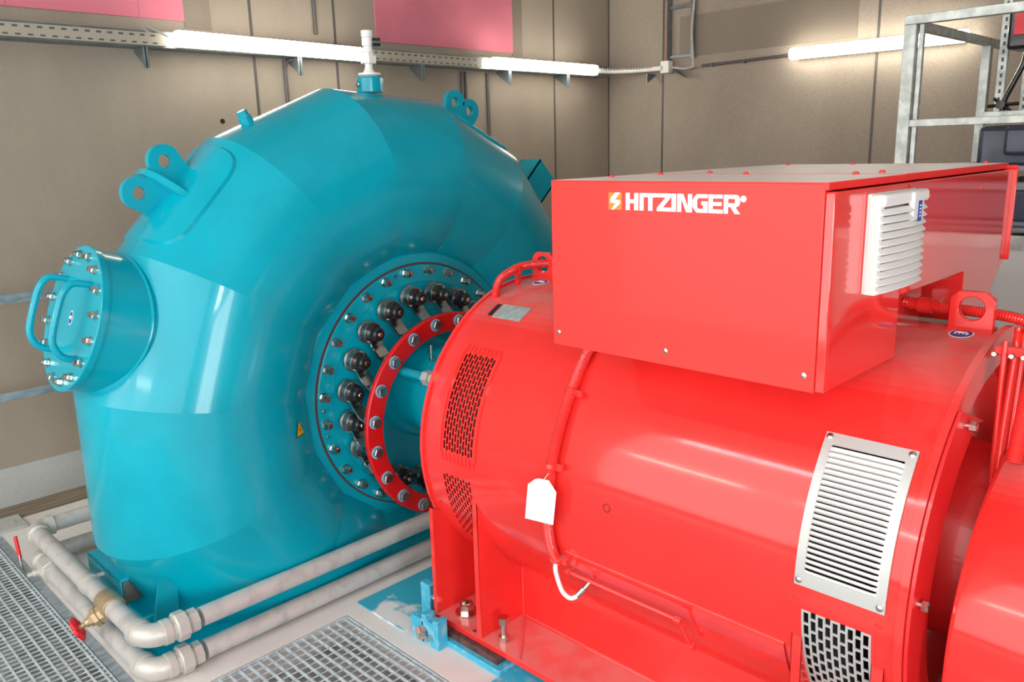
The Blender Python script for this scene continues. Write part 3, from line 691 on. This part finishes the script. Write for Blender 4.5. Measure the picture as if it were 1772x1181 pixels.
# filter grille on the box side
m = MB(); xf = -.904; y0, y1, z0, z1 = 2.265, 2.60, 1.787, 2.062
m.box(xf, xf + .012, y0, y1, z0, z1)
FV = m.build('filter_grille', M_white, BX, bevel=.004)
m = MB(); n = 11; top = z1 - .034; st = (top - z0 - .006) / n
def bulge(y): t = (y - y0) / (y1 - y0); return .030 + .010 * math.sin(PI * t)
ys = [y0 + (y1 - y0) * i / 12 for i in range(13)]
for i in range(n):
    za = z0 + .004 + i * st; cols = []
    for y in ys:
        d = bulge(y); sag = -.0 
        e = .012 if y in (ys[0], ys[-1]) else 0.
        cols.append(m.add([(xf + .010, y, za), (xf + .012 + d + .008 - e * .3, y, za), (xf + .012 + d + .008 - e * .3, y, za + .003), (xf + .012 + d - .006 - e * .3, y, za + st - .0055), (xf + .010, y, za + st - .0055)]))
    for q in range(len(cols) - 1):
        for w in range(5): j = (w + 1) % 5; m.quad(cols[q] + w, cols[q] + j, cols[q + 1] + j, cols[q + 1] + w)
    m.quad(*[cols[0] + w for w in range(5)]); m.quad(*[cols[-1] + w for w in range(5)][::-1])
m.box(xf + .008, xf + .040, y0 - .001, y0 + .022, z0, z1 - .006)
m.build('filter_slats', M_white, FV, bevel=.0015)
m = MB(); m.box(xf + .01, xf + .050, y0, y1, z1 - .036, z1 - .001); m.build('filter_hood', M_white, FV, bevel=.010, seg=4)
m = MB(); m.box(xf + .04, xf + .058, 2.455, 2.535, z1 - .085, z1 - .004); m.build('label_holder', M_white, FV, bevel=.006, seg=3)
m = MB(); m.cur = 1; m.box(xf + .057, xf + .060, 2.487, 2.512, z1 - .088, z1 - .030); m.cur = 0
for i in range(4): m.box(xf + .0600, xf + .0604, 2.494, 2.505, z1 - .046 - i * .010, z1 - .041 - i * .010)
m.build('filter_label', [M_logo, M_blueink], FV)
# conduits at the non-drive end
c1 = corrugated([(-1.02, 2.93, 1.655), (-.95, 2.935, 1.648), (-.80, 2.94, 1.645), (-.70, 2.94, 1.64), (-.64, 2.94, 1.625), (-.60, 2.935, 1.58), (-.585, 2.93, 1.5)], .019).build('cable_conduit', M_red, G)
m = MB(); m.lathe((-1.00, 2.932, 1.652), (1, 0, 0), [(0, .020), (.03, .020), (.032, .027), (.075, .027), (.078, .021), (.10, .021)], 18); m.build('conduit_gland', M_red, c1)
m = MB(); m.lathe((-1.045, 2.932, 1.652), (1, 0, 0), [(0, .016), (.05, .016)], 12); m.build('gland_nut', M_chrome, c1)
c2 = corrugated([(-.605, 2.68, 1.66), (-.60, 2.655, 1.60), (-.60, 2.635, 1.50), (-.60, 2.61, 1.36), (-.60, 2.59, 1.18)], .013).build('cable_conduit', M_red, G)
m = MB(); m.cyl((-.622, 2.62, 1.63), (-.612, 2.59, 1.20), .008, 10); m.cyl((-.585, 2.67, 1.66), (-.585, 2.61, 1.22), .008, 10); m.cyl((-.60, 2.655, 1.655), (-.60, 2.658, 1.665), .010, 10); m.build('support_rod', M_red, G)
m = MB(); m.box(-.65, -.55, 2.62, 2.69, 1.585, 1.612); m.build('conduit_clamp', M_red, c2, bevel=.004)
for x, y in ((-.645, 2.618), (-.60, 2.615), (-.57, 2.618)):
    m = MB(); m.hexbolt((x, y, 1.59), (0, -1, 0), .009, .012); m.build('clamp_bolt', M_chrome, c2)
c3 = corrugated([(-.52, 2.62, 1.75), (-.53, 2.60, 1.62), (-.54, 2.57, 1.48), (-.55, 2.54, 1.30)], .022).build('cable_conduit', M_red, G)
# looped conduit at drive end
c4 = corrugated([(-2.70, 2.585, 1.52), (-2.70, 2.59, 1.575), (-2.70, 2.625, 1.625), (-2.69, 2.69, 1.655), (-2.68, 2.76, 1.67), (-2.64, 2.87, 1.672), (-2.56, 2.95, 1.665), (-2.4, 2.98, 1.65), (-1.9, 2.98, 1.64)], .020).build('cable_conduit', M_red, G)
m = MB(); m.lathe((-2.69, 2.715, 1.655), (0, 1, .1), [(0, .026), (.016, .026)], 18); m.box(-2.70, -2.68, 2.715, 2.735, 1.585, 1.64); m.build('conduit_clamp', M_red, c4)
# end shield bolts and flange plate
m = MB(); m.prism([pol(-.668, .52, R(113.5))] + [pol(-.668, .565, R(a)) for a in range(120, 232, 4)] + [pol(-.668, .714, R(a)) for a in range(228, 126, -4)], (.010, 0, 0)); m.build('end_shield_plate', M_darkred, G)
for p in ((-.655, 2.47, 1.405), (-.655, 2.20, .96)):
    m = MB(); m.lathe((-.70, p[1], p[2]), (1, 0, 0), [(0, .008), (.055, .008)], 10); m.hexbolt((p[0] + .005, p[1], p[2]), (1, 0, 0), .016, .018); m.hexbolt((-.69, p[1] - .01, p[2]), (1, 0, 0), .012, .014); m.build('end_shield_bolt', M_chrome, G)
# exciter housing
m = MB(); ex = V((-.585, 2.75, .78)); m.lathe(ex, (1, 0, 0), [(0, .40), (0, .545), (.012, .552), (1.5, .552)], 128, sm=True); m.build('exciter_housing', M_red, G)
m = MB(); m.lathe((-.80, AY, AZ), (1, 0, 0), [(0, .34), (.25, .30)], 48); m.build('bearing_cover', M_darkred, G)

# card hanging from the conduit
m = MB(); m.prism([(-1.992, 2.103, .993), (-1.942, 2.103, .999), (-1.905, 2.103, .962), (-1.924, 2.103, .824), (-2.071, 2.103, .806), (-2.051, 2.103, .954), (-2.011, 2.103, .986)], (0, .0012, 0))
m.cur = 1
for i, (w, zz) in enumerate(((.06, .945), (.075, .925), (.05, .912), (.06, .895), (.08, .852), (.07, .842))): m.box(-2.03 - .004 * i, -2.03 - .004 * i + w, 2.1025, 2.103, zz, zz + .0015)
m.cur = 0; m.tube([(-1.965, 2.1025, .975), (-1.962, 2.10, 1.0), (-1.955, 2.118, 1.02), (-1.945, 2.14, 1.01), (-1.965, 2.106, .975)], .0012, 6)
tag(m.build('inspection_card', [M_paper, mat('faint_print', (.6, .62, .62), .6)]), 'white card tag with clipped corners hanging on the conduit of the red generator', 'tag')

# ------------------------------------------------------------------ sole plate
SP = thing('sole_plate', 'blue painted steel sole plate under the red generator foot', 'base plate', (-2.6, 2.3, 0))
m = MB(); m.box(-2.84, -2.26, 2.115, 2.66, 0.0, .030); m.box(-2.26, -.55, 2.05, 2.66, .0, .012); m.build('plate', M_bright, SP, bevel=.003)
m = MB(); m.box(-2.82, -2.30, 2.14, 2.63, .030, .0615); m.build('shim_plate', mat('rusty_brown_steel', (.10, .05, .045), .6, var=.3, vscale=30), SP)
m = MB(); m.box(-3.22, -2.84, 2.05, 3.0, 0, .008); m.build('floor_plate', mat('scuffed_blue_plate', (.03, .40, .55), .55, vcol=(.74, .75, .74), vscale=4, vcontrast=(.54, .60)), SP)
def jack(x, y):
    m = MB(); m.box(x, x + .055, y - .10, y, .012, .105); J = m.build('jacking_bracket', M_bright, SP, bevel=.004)
    m = MB(); m.hexbolt((x, y - .05, .062), (-1, 0, 0), .026, .030); m.cyl((x, y - .05, .062), (x + .10, y - .05, .062), .012, 12); m.build('jacking_bolt', M_chrome, J)
m = MB(); m.prism([(-2.715, 2.06, .0), (-2.60, 2.06, .0), (-2.60, 2.06, .145), (-2.63, 2.06, .145), (-2.645, 2.06, .12), (-2.68, 2.06, .12), (-2.69, 2.06, .145), (-2.715, 2.06, .145)], (0, .06, 0)); m.box(-2.79, -2.70, 2.06, 2.11, .0, .115); J = m.build('jacking_bracket', M_bright, SP, bevel=.004)
m = MB(); m.hexbolt((-2.70, 2.06, .060), (-.3, -1, 0), .034, .032); m.cyl((-2.645, 2.03, .055), (-2.645, 2.15, .055), .012, 12); m.build('jacking_bolt', M_chrome, J)
m = MB(); m.box(-2.89, -2.82, 2.20, 2.24, .008, .185); m.box(-2.89, -2.84, 2.24, 2.30, .008, .14); J2 = m.build('jacking_bracket', M_bright, SP, bevel=.004)
m = MB(); m.hexbolt((-2.82, 2.22, .12), (1, 0, 0), .018, .022); m.build('jacking_bolt', M_chrome, J2)

# ------------------------------------------------------------------ pipes
def ell(m, c, a0, a1, rb, r, z, n=12):
    pts = [V((c[0] + rb * math.cos(a0 + (a1 - a0) * i / n), c[1] + rb * math.sin(a0 + (a1 - a0) * i / n), z)) for i in range(n + 1)]
    m.tube(pts, r, 28); return pts
PR = .044; PX, PY, PB = -3.322, 1.068, -4.88
def loop(z, upper):
    T_ = thing('water_pipe', 'upper of the two stacked grey pipes around the teal casing, with red handwheel valve' if upper else 'lower of the two stacked grey pipes around the teal casing, with red lever valve', 'pipe', (PX, PY, 0), 'pipe loops round the casing')
    rb = .078; e = rb
    m = MB(); m.cyl((PB + e + .02, PY, z), (PX - e - .02, PY, z), PR, 32); m.build('pipe_run', M_galv, T_)
    m = MB(); m.cyl((PX, PY + e + .16, z), (PX, 3.6, z), PR, 32); m.build('pipe_run', M_galv, T_)
    m = MB(); m.cyl((PB, PY + e, z), (PB, 3.2, z), PR, 32); m.build('pipe_run', M_galv, T_)
    for (cx, cy, a0, a1) in ((PX - e, PY + e, -PI / 2, 0), (PB + e, PY + e, -PI / 2, -PI)):
        m = MB(); ell(m, (cx, cy), a0, a1, rb, PR + .007, z)
        for k in (a0, a1):
            p = V((cx + rb * math.cos(k), cy + rb * math.sin(k), z)); d = V((-math.sin(k), math.cos(k), 0)) * (1 if (a1 - a0) > 0 else -1) * (1 if k == a1 else -1)
            m.lathe(p, d, [(-.012, PR + .012), (.020, PR + .012), (.024, PR + .006)], 28)
        m.build('elbow', M_iron, T_)
    y = PY + e + .004
    m = MB(); m.lathe((PX, y, z), (0, 1, 0), [(0, .050), (.035, .052)], 8, sm=False); m.lathe((PX, y + .035, z), (0, 1, 0), [(0, .060), (.006, .066), (.050, .066), (.056, .060)], 8, sm=False, phase=.2); m.lathe((PX, y + .09, z), (0, 1, 0), [(0, .048), (.010, .048), (.010, .054), (.045, .054)], 8, sm=False, phase=.5)
    m.build('union_nut', M_iron, T_)
    return T_
U = loop(.222, True); L = loop(.060, False)
m = MB()   # clamp on the upper run
m.lathe((-4.02, PY, .222), (1, 0, 0), [(0, .050), (.028, .050)], 32); m.box(-4.02, -3.998, PY + .03, PY + .07, .245, .255); m.build('pipe_clamp', M_iron, U)
m = MB(); m.lathe((-3.98, PY, .060), (1, 0, 0), [(0, .048), (.02, .052), (.04, .048)], 32); m.build('pipe_collar', M_iron, L)
m = MB(); m.lathe((-3.80, PY, .222), (1, 0, 0), [(0, .053), (.022, .053), (.030, .055), (.085, .055), (.095, .053), (.118, .053)], 32)
sd = V((-.30, -.86, -.42)).normalized(); vb = V((-3.738, PY, .205))
m.lathe(vb, sd, [(.03, .046), (.055, .044), (.057, .050), (.078, .050), (.080, .036), (.10, .030)], 8, sm=False)
m.lathe(vb, sd, [(.09, .022), (.12, .020), (.122, .013), (.17, .011)], 16)
GV = m.build('gate_valve', M_brass, U, bevel=.002); lab(GV, 'bronze gate valve with red handwheel')
wc = vb + sd * .158; a, b = MB().frame(sd)
m = MB(); pts = [wc + (a * math.cos(t) + b * math.sin(t)) * (.046 + .004 * math.cos(6 * t)) for t in [2 * PI * i / 48 for i in range(49)]]; m.tube(pts, .0105, 10)
for k in range(4):
    t = k * PI / 2 + .4; m.cyl(wc, wc + (a * math.cos(t) + b * math.sin(t)) * .045, .008, 8)
m.lathe(wc - sd * .008, sd, [(0, .016), (.016, .016)], 12); m.build('handwheel', M_valvered, GV)
m = MB(); m.lathe(wc + sd * .008, sd, [(0, .010), (.010, .010)], 6, sm=False); m.build('wheel_nut', M_chrome, GV)
m = MB(); m.lathe((-4.74, PY, .060), (1, 0, 0), [(0, .054), (.03, .054), (.032, .060), (.07, .064), (.11, .060), (.112, .055), (.14, .055)], 8, sm=False); m.lathe((-4.68, PY - .05, .06), (0, -1, 0), [(0, .022), (.03, .020), (.035, .014), (.06, .012)], 14)
BV = m.build('ball_valve', M_iron, L)
m = MB(); pts = [(-4.68, .975, .07), (-4.72, .965, .055), (-4.79, .965, .06), (-4.83, .968, .09), (-4.85, .972, .13)]; m.tube(smooth_path(pts), .006, 8); m.build('lever_arm', M_steel, BV)
m = MB(); m.cyl((-4.842, .972, .10), (-4.885, .975, .215), .010, 10); m.build('lever_grip', M_valvered, BV)

# ------------------------------------------------------------------ gratings
def grating(name, x0, x1, y0, y1, px, py, lbl, depth=.017):
    m = MB(); t = .0030
    y = y1 - .02
    while y > y0: m.box(x0, x1, y - t, y + t, -depth, -.002); y -= py
    x = x0 + .02
    while x < x1: m.box(x - .0012, x + .0012, y0, y1, -.009, -.0035); x += px
    for a in ((x0, x1, y1 - .005, y1, ), (x0, x1, y0, y0 + .005), (x0, x0 + .005, y0, y1), (x1 - .005, x1, y0, y1)): m.box(*a, -depth, 0.0)
    if name: 
        o = m.build('floor_grating', M_grate); tag(o, lbl, 'grating', 'floor gratings'); return o
grating('a', G1[0] + .01, -1.61, -2.19, G1[3] - .045, .038, .046, 'galvanised floor grating to the left of the stacked pipes')
grating('b', G2[0] + .01, 1.19, G1[3] + .02, G2[3] - .01, .046, .046, 'galvanised floor grating in front of the blue sole plate')
m = MB(); m.box(G1[0], G2[0], G1[3] - .040, G1[3] - .004, -.05, -.001); m.box(G1[0], G2[0], G1[3] - .004, G1[3] , -.05, .004)
tag(m.build('grating_frame', M_rail), 'dull grey steel angle edging along the left grating beside the pipes', 'edging')

# ------------------------------------------------------------------ wall equipment
def lamp(p0, p1, off, lbl):
    p0 = V(p0); p1 = V(p1); d = (p1 - p0).normalized(); L = (p1 - p0).length
    t = thing('fluorescent_lamp', lbl, 'lamp', p0, 'fluorescent lamps on the walls')
    out = V(off)
    m = MB(); n = 20; rows = []
    up = V((0, 0, 1)); prof = [(0, .1), (.0, .75), (.012, .93), (.035, 1.), (L - .035, 1.), (L - .012, .93), (L, .75), (L, .1)]
    for tt, k in prof:
        ring_ = []
        for i in range(n):
            a = 2 * PI * i / n; c, s_ = math.cos(a), math.sin(a); e = .7
            ring_.append(p0 + d * tt + out * (math.copysign(abs(c) ** e, c) * .042 * k) + up * (math.copysign(abs(s_) ** e, s_) * .052 * k))
        rows.append(m.add(ring_))
    for k in range(len(rows) - 1):
        for i in range(n): j = (i + 1) % n; m.quad(rows[k] + i, rows[k] + j, rows[k + 1] + j, rows[k + 1] + i, sm=True)
    m.quad(*[rows[0] + i for i in range(n)]); m.quad(*[rows[-1] + i for i in range(n)][::-1])
    m.build('diffuser', M_lamp, t)
    m = MB(); c = (p0 + p1) / 2 - out * .055
    q0 = p0 + d * .03 - out * .055; q1 = p1 - d * .03 - out * .055
    m.box(min(q0.x, q1.x) - (.02 if abs(d.x) < .5 else 0), max(q0.x, q1.x) + (.02 if abs(d.x) < .5 else 0), min(q0.y, q1.y) - (.02 if abs(d.y) < .5 else 0), max(q0.y, q1.y) + (.02 if abs(d.y) < .5 else 0), c.z - .045, c.z + .045)
    if abs(d.x) > .5:
        w_ = YW if out.y < 0 else YN
        for q in (.25, .75): m.box(p0.x + (p1.x - p0.x) * q - .02, p0.x + (p1.x - p0.x) * q + .02, min(w_, c.y), max(w_, c.y), c.z - .02, c.z + .02)
    m.build('lamp_housing', M_lampend, t)
    return t
XL = -5.68
lamp((XL, 2.545, 2.995), (XL, 4.065, 2.975), (1, 0, 0), 'long lit fluorescent tube lamp above the left shoulder of the teal casing')
lamp((XL, 5.49, 2.985), (XL, 7.0, 2.985), (1, 0, 0), 'shorter looking lit fluorescent lamp between the pink board and the room corner')
lamp((-3.744, YW - .10, 2.985), (-2.25, YW - .10, 2.985), (0, -1, 0), 'lit fluorescent lamp on the right wall behind the galvanised frame')
# cable trays
CT = thing('cable_tray', 'long grey cable tray on brackets along the left wall, passing behind the lamps', 'cable tray', (XW, 3.0, 2.95))
m = MB(); xa, xb = XL - .12, XL - .04
m.box(XW + .012, XL - .065, -1., 7.30, 2.935, 2.942); m.box(xa - .02, xa - .014, -1., 7.30, 2.94, 3.01); m.box(XL - .070, XL - .064, -1, 7.30, 2.94, 3.03); m.box(XL - .074, XL - .060, -1, 7.30, 3.03, 3.038)
m.build('tray_channel', M_tray, CT)
def duct(y0, y1, z, M_, nm, lblx):
    m = MB(); m.box(XL - .064, XL - .040, y0, y1, z - .042, z + .038); m.cur = 1; y = y0 + .35 if lblx else y0 + .02
    while y < y1 - .05:
        m.box(XL - .0405, XL - .0385, y, y + .030, z + .014, z + .026); m.box(XL - .0405, XL - .0385, y + .012, y + .042, z - .032, z - .022); y += .068
    return m.build(nm, [M_, M_cond], CT)
duct(.0, 2.50, 2.985, M_duct, 'slotted_duct', False); duct(4.12, 5.40, 2.985, M_duct, 'slotted_duct', False)
m = MB(); m.tube([(XL - .02, 2.40, 3.01), (XL - .01, 2.34, 3.045), (XL, 2.38, 3.05), (XL + .0, 2.50, 3.0)], .006, 8); m.build('supply_cable', M_cable, CT)
for y in (2.36, 3.52, 4.72, 5.78, 6.62):
    m = MB(); m.prism([(XL - .06, y, 2.935), (XW, y, 2.935), (XW, y, 2.915), (XL - .06, y, 2.80)], (0, .006, 0)); m.box(XL - .068, XL - .06, y - .015, y + .022, 2.80, 2.935)
    m.build('bracket', M_tray, CT)
# curved end of the tray in the corner with white slotted duct
m = MB(); pts = smooth_path([(XL - .02, 7.0, 2.985), (XL - .01, 7.10, 2.985), (XL + .05, 7.22, 2.982), (XL + .20, 7.32, 2.98), (XL + .38, 7.38, 2.98), (-5.14, 7.40, 2.98)], 6); m.tube(pts, .026, 10)
q = resample(pts, .03); m.cur = 1
for p in q[1:22]: m.box(p.x - .004 + .02, p.x + .004 + .02, p.y - .035, p.y - .012, p.z + .006, p.z + .022)
m.build('white_duct', [M_ductw, M_cable], CT)
m = MB(); m.prism([(-5.30, 7.36, 2.94), (-5.30, YW, 2.94), (-5.30, YW, 2.92), (-5.30, 7.36, 2.84)], (.006, 0, 0)); m.build('bracket', M_tray, CT); m = MB(); m.prism([(-5.0, 7.36, 2.95), (-5.0, YW, 2.95), (-4.98, YW, 2.90), (-4.82, 7.40, 2.85)], (.006, 0, 0)); m.build('bracket', M_tray, CT)
tag(MB().box(-5.16, -5.06, YW - .11, YW - .03, 2.93, 3.05).build('junction_box', M_ductw, bevel=.006), 'small pale junction box at the corner end of the cable tray', 'junction box')
LT = thing('ladder_tray', 'vertical ladder cable tray on the right wall close to the room corner', 'cable ladder', (-4.97, YW, 3.0))
for x in (-5.11, -4.83): MB().box(x - .014, x + .014, YW - .05, YW, 3.05, H - .3).build('side_rail', M_tray, LT)
z = 3.085
while z < 4.6: MB().box(-5.10, -4.84, YW - .04, YW - .015, z - .013, z + .013).build('rung', M_tray, LT); z += .475
m = MB(); pts = [V((-4.80 + .012 * math.sin(z * 9), YW - .075, z)) for z in [2.96 + i * .008 for i in range(200)]]; m.tube(pts, .013, 8, rf=lambda i: .013 if i % 2 else .010, sm=False)
m.tube(smooth_path([(-4.78, YW - .07, 2.97), (-4.88, YW - .09, 2.955), (-5.0, YW - .08, 2.975), (-5.06, YW - .07, 2.98)]), .012, 8)
tag(m.build('armoured_cable', M_cable), 'grey ribbed cable hanging down beside the ladder cable tray', 'cable')
m = MB(); m.cyl((-5.115, YW - .065, 3.0), (-5.115, YW - .065, 4.8), .010, 8); tag(m.build('conduit_pipe', mat('rusty_cable', (.30, .16, .11), .6)), 'thin reddish brown cable running up the left side of the ladder tray', 'cable')
m = MB(); m.cyl((-4.72, YW - .02, 2.972), (-3.78, YW - .02, 2.985), .014, 10)
for x in (-4.25, -4.6): m.box(x - .01, x + .01, YW - .04, YW, 2.955, 2.99)
tag(m.build('wall_conduit', M_cond), 'thin dark conduit along the right wall leading to its lamp', 'conduit')
for (y, z0, z1, l) in ((3.487, 2.60, 2.93, 'short dark conduit stub on the left wall under the first lamp'), (3.787, 3.13, 3.7, 'grey conduit rising up the left wall above the first lamp'), (5.315, 2.66, 2.92, 'dark twin conduit below the tray, left of the casing lug'), (5.64, 2.30, 2.92, 'dark conduit below the tray, just right of the casing lug')):
    m = MB(); m.cyl((XW + .016, y, z0), (XW + .016, y, z1), .015, 10)
    if z0 == 2.66: m.cyl((XW + .016, y + .045, z0), (XW + .016, y + .045, z1), .012, 10)
    if z0 == 2.60: m.tube(smooth_path([(XW + .016, y, z1 - .08), (XW + .05, y + .01, z1 - .02), (XW + .12, y + .06, z1)]), .010, 8)
    tag(m.build('wall_conduit', M_cond), l, 'conduit')
# pink boards
m = MB(); m.box(XW, XW + .012, .6, 2.731, 3.142, 3.9); m.cur = 1; m.box(XW, XW + .006, 2.731, 2.93, 3.10, 3.9); m.box(XW + .0125, XW + .013, 1.618, 1.622, 3.142, 3.9); m.box(XW + .0125, XW + .013, 2.42, 2.424, 3.142, 3.9)
tag(m.build('insulation_board', [M_pink, M_wall2]), 'pink insulation board on the left wall above the far left cable tray', 'board', 'pink boards on the left wall')
m = MB(); m.box(XW, XW + .012, 4.376, 6.0, 3.12, 3.66); m.cur = 1; m.box(XW, XW + .006, 6.0, 6.14, 3.09, 3.9); m.box(XW, XW + .02, 4.376, 6.02, 3.66, 3.70)
tag(m.build('insulation_board', [M_pink, M_wall2]), 'pink insulation board on the wall straight above the top of the teal casing', 'board', 'pink boards on the left wall')
# guard rail
GRl = thing('guard_rail', 'galvanised two bar guard rail by the left wall, behind the bolted cover', 'railing', (-5.62, 1.0, 0))
m = MB(); m.box(-5.63, -5.622, -1.4, 2.1, 1.38, 1.435); m.build('rail', M_rail, GRl)
m = MB(); m.box(-5.63, -5.622, -1.4, 2.1, .785, .835); m.build('rail', M_rail, GRl)
for y in (-1.2, 2.05): MB().box(-5.65, -5.63, y - .02, y + .02, 0, 1.435).build('post', M_rail, GRl)

# ------------------------------------------------------------------ galvanised frame at the right
SF = thing('galvanised_rack', 'galvanised box section rack standing behind the red terminal box at the right edge', 'rack', (-1.856, 5.0, 0))
s = .05
def bar(x0, x1, y0, y1, z0, z1, nm='beam'): return MB().box(x0, x1, y0, y1, z0, z1).build(nm, M_frame, SF, bevel=.003)
bar(-1.856, 1.0, 5.0, 5.05, 2.82, 2.870); bar(-1.856, -1.79, 5.0, 5.05, 0, 2.82, 'post'); bar(-1.79, 1.0, 5.0, 5.05, 2.268, 2.308)
bar(-1.856, -1.81, 5.05, 6.9, 2.80, 2.85); bar(-1.856, -1.80, 6.40, 6.46, 0, 2.80, 'post'); bar(-1.78, -1.755, 5.02, 5.05, 0, 2.82, 'post')
def perf(x, y, z0, z1):
    m = MB(); m.box(x, x + .05, y, y + .04, z0, z1); m.cur = 1; z = z0 + .03
    while z < z1 - .03: m.box(x + .018, x + .032, y - .0015, y, z, z + .025); z += .05
    return m.build('slotted_post', [M_frame, M_cond], SF)
perf(-1.72, 6.3, 2.30, 3.4); perf(-1.62, 6.5, 2.30, 3.4); perf(-1.36, 6.0, 2.30, 3.4)
bar(-1.50, 1.0, 5.3, 5.34, 2.30, 2.34)
CU = thing('control_unit', 'dark slate blue moulded machine casing on the galvanised frame at the right edge', 'machine', (-1.2, 5.6, 1.5))
m = MB(); m.box(-1.50, .3, 5.25, 6.1, 2.03, 2.262); m.build('upper_housing', M_slate, CU, bevel=.03, seg=3)
m = MB(); m.box(-1.35, .3, 5.18, 5.30, 2.10, 2.25); m.build('upper_panel', M_slate, CU, bevel=.02, seg=3)
m = MB(); m.box(-1.42, .3, 5.1, 6.0, 1.72, 1.96); m.box(-1.45, .3, 5.06, 5.2, 1.69, 1.72); m.build('lower_housing', M_slate2, CU, bevel=.02, seg=3)
m = MB(); m.box(-1.36, .2, 5.07, 5.12, 1.75, 1.92); m.build('lower_panel', M_slate, CU, bevel=.02, seg=3)
m = MB(); m.box(-1.8, .3, 5.1, 6.0, 2.02, 2.045); m.build('shelf_plate', M_slate2, CU)
m = MB(); m.box(-1.46, .4, 5.1, 5.9, 0, 1.67); tag(m.build('floor_cabinet', M_cab, bevel=.006), 'pale grey cabinet under the dark casing behind the generator end', 'cabinet')
m = MB(); m.box(-1.48, .4, 5.08, 5.12, 1.60, 1.675); tag(m.build('cabinet_rim', M_frame), 'pale horizontal rail along the top of the grey cabinet', 'rail')
m = MB(); m.tube(smooth_path([(-1.45, 5.85, 2.69), (-1.46, 5.85, 2.62), (-1.50, 5.85, 2.52), (-1.54, 5.85, 2.42), (-1.55, 5.85, 2.34)]), .016, 10); m.cyl((-1.63, 5.85, 2.385), (-1.46, 5.85, 2.395), .011, 8); m.cyl((-1.60, 5.85, 2.43), (-1.50, 5.85, 2.35), .010, 8); m.cyl((-1.55, 5.80, 2.39), (-1.55, 5.90, 2.39), .026, 12)
tag(m.build('black_cable', M_black), 'thick black cable hanging inside the galvanised frame', 'cable')
HD = thing('hoist_block', 'black and red device hanging in the top corner of the galvanised frame', 'hoist', (-1.35, 5.8, 2.7))
m = MB(); m.box(-1.53, -1.05, 5.72, 5.95, 2.70, 2.95); m.build('housing', M_black, HD, bevel=.02); m = MB(); m.box(-1.49, -1.10, 5.70, 5.72, 2.78, 2.90); m.build('front_plate', M_valvered, HD)

# ------------------------------------------------------------------ lights
def area(name, loc, target, sx, sy, power, color=(1, 1, 1)):
    l = bpy.data.lights.new(name, 'AREA'); l.shape = 'RECTANGLE'; l.size = sx; l.size_y = sy; l.energy = power; l.color = color
    o = bpy.data.objects.new(name, l); col.objects.link(o); o.location = loc
    o.rotation_euler = (V(target) - V(loc)).to_track_quat('-Z', 'Y').to_euler(); return o
area('near_wall_fill', (-1.3, YN + .25, 2.6), (-1.3, 3, 2.2), 9.0, 4.6, 225, (1., .98, .95))  # added wide soft panel, standing in for light bounced off the near wall
area('flash_light', (.25, -.1, 2.75), (-2.4, 2.6, 1.2), .35, .35, 10, (1., .97, .93))
area('ceiling_fill', (-1.0, 2.5, H - .1), (-1.0, 2.5, 0), 6, 6, 14, (1., .97, .92))  # unseen soft fill added overhead to lift the floor and upward faces
#area('corner_light', (3.6, -.5, 3.0), (-3.5, 2.5, 1.2), 2.5, 2.0, 12, (1., .98, .95))
# fluorescent lamps hanging on the near wall, seen only in reflections
for x, l in ((-5.6, 'lit fluorescent lamp on the near wall close to the left corner'), (-3.4, 'lit fluorescent lamp on the near wall further from the left corner')):
    lamp((x, YN + .15, 2.9), (x + 1.5, YN + .15, 2.9), (0, 1, 0), l)
w = bpy.data.worlds.new('World'); bpy.context.scene.world = w; w.use_nodes = True
w.node_tree.nodes['Background'].inputs[0].default_value = (.8, .85, .9, 1); w.node_tree.nodes['Background'].inputs[1].default_value = .3

# ------------------------------------------------------------------ camera
cam = bpy.data.cameras.new('Camera'); cam.sensor_width = 36; cam.lens = 36 * 1419.243 / 1772; cam.clip_start = .02
co = bpy.data.objects.new('Camera', cam); col.objects.link(co)
Rw = ((0.7093077028719051, 0.7043651647395212, -0.027428039449590106), (-0.14130310849199107, 0.18019998959348094, 0.9734276528232645), (-0.6905910614662499, 0.6865840651019921, -0.22734622796726092))
mw = Matrix(((Rw[0][0], Rw[1][0], -Rw[2][0], 0), (Rw[0][1], Rw[1][1], -Rw[2][1], 0), (Rw[0][2], Rw[1][2], -Rw[2][2], 2.205), (0, 0, 0, 1)))
co.matrix_world = mw
sc = bpy.context.scene; sc.camera = co
sc.view_settings.view_transform = 'Standard'; sc.view_settings.look = 'None'; sc.view_settings.gamma = 1; sc.view_settings.exposure = 0.70
sc.view_settings.use_curve_mapping = False
sc.cycles.max_bounces = 8
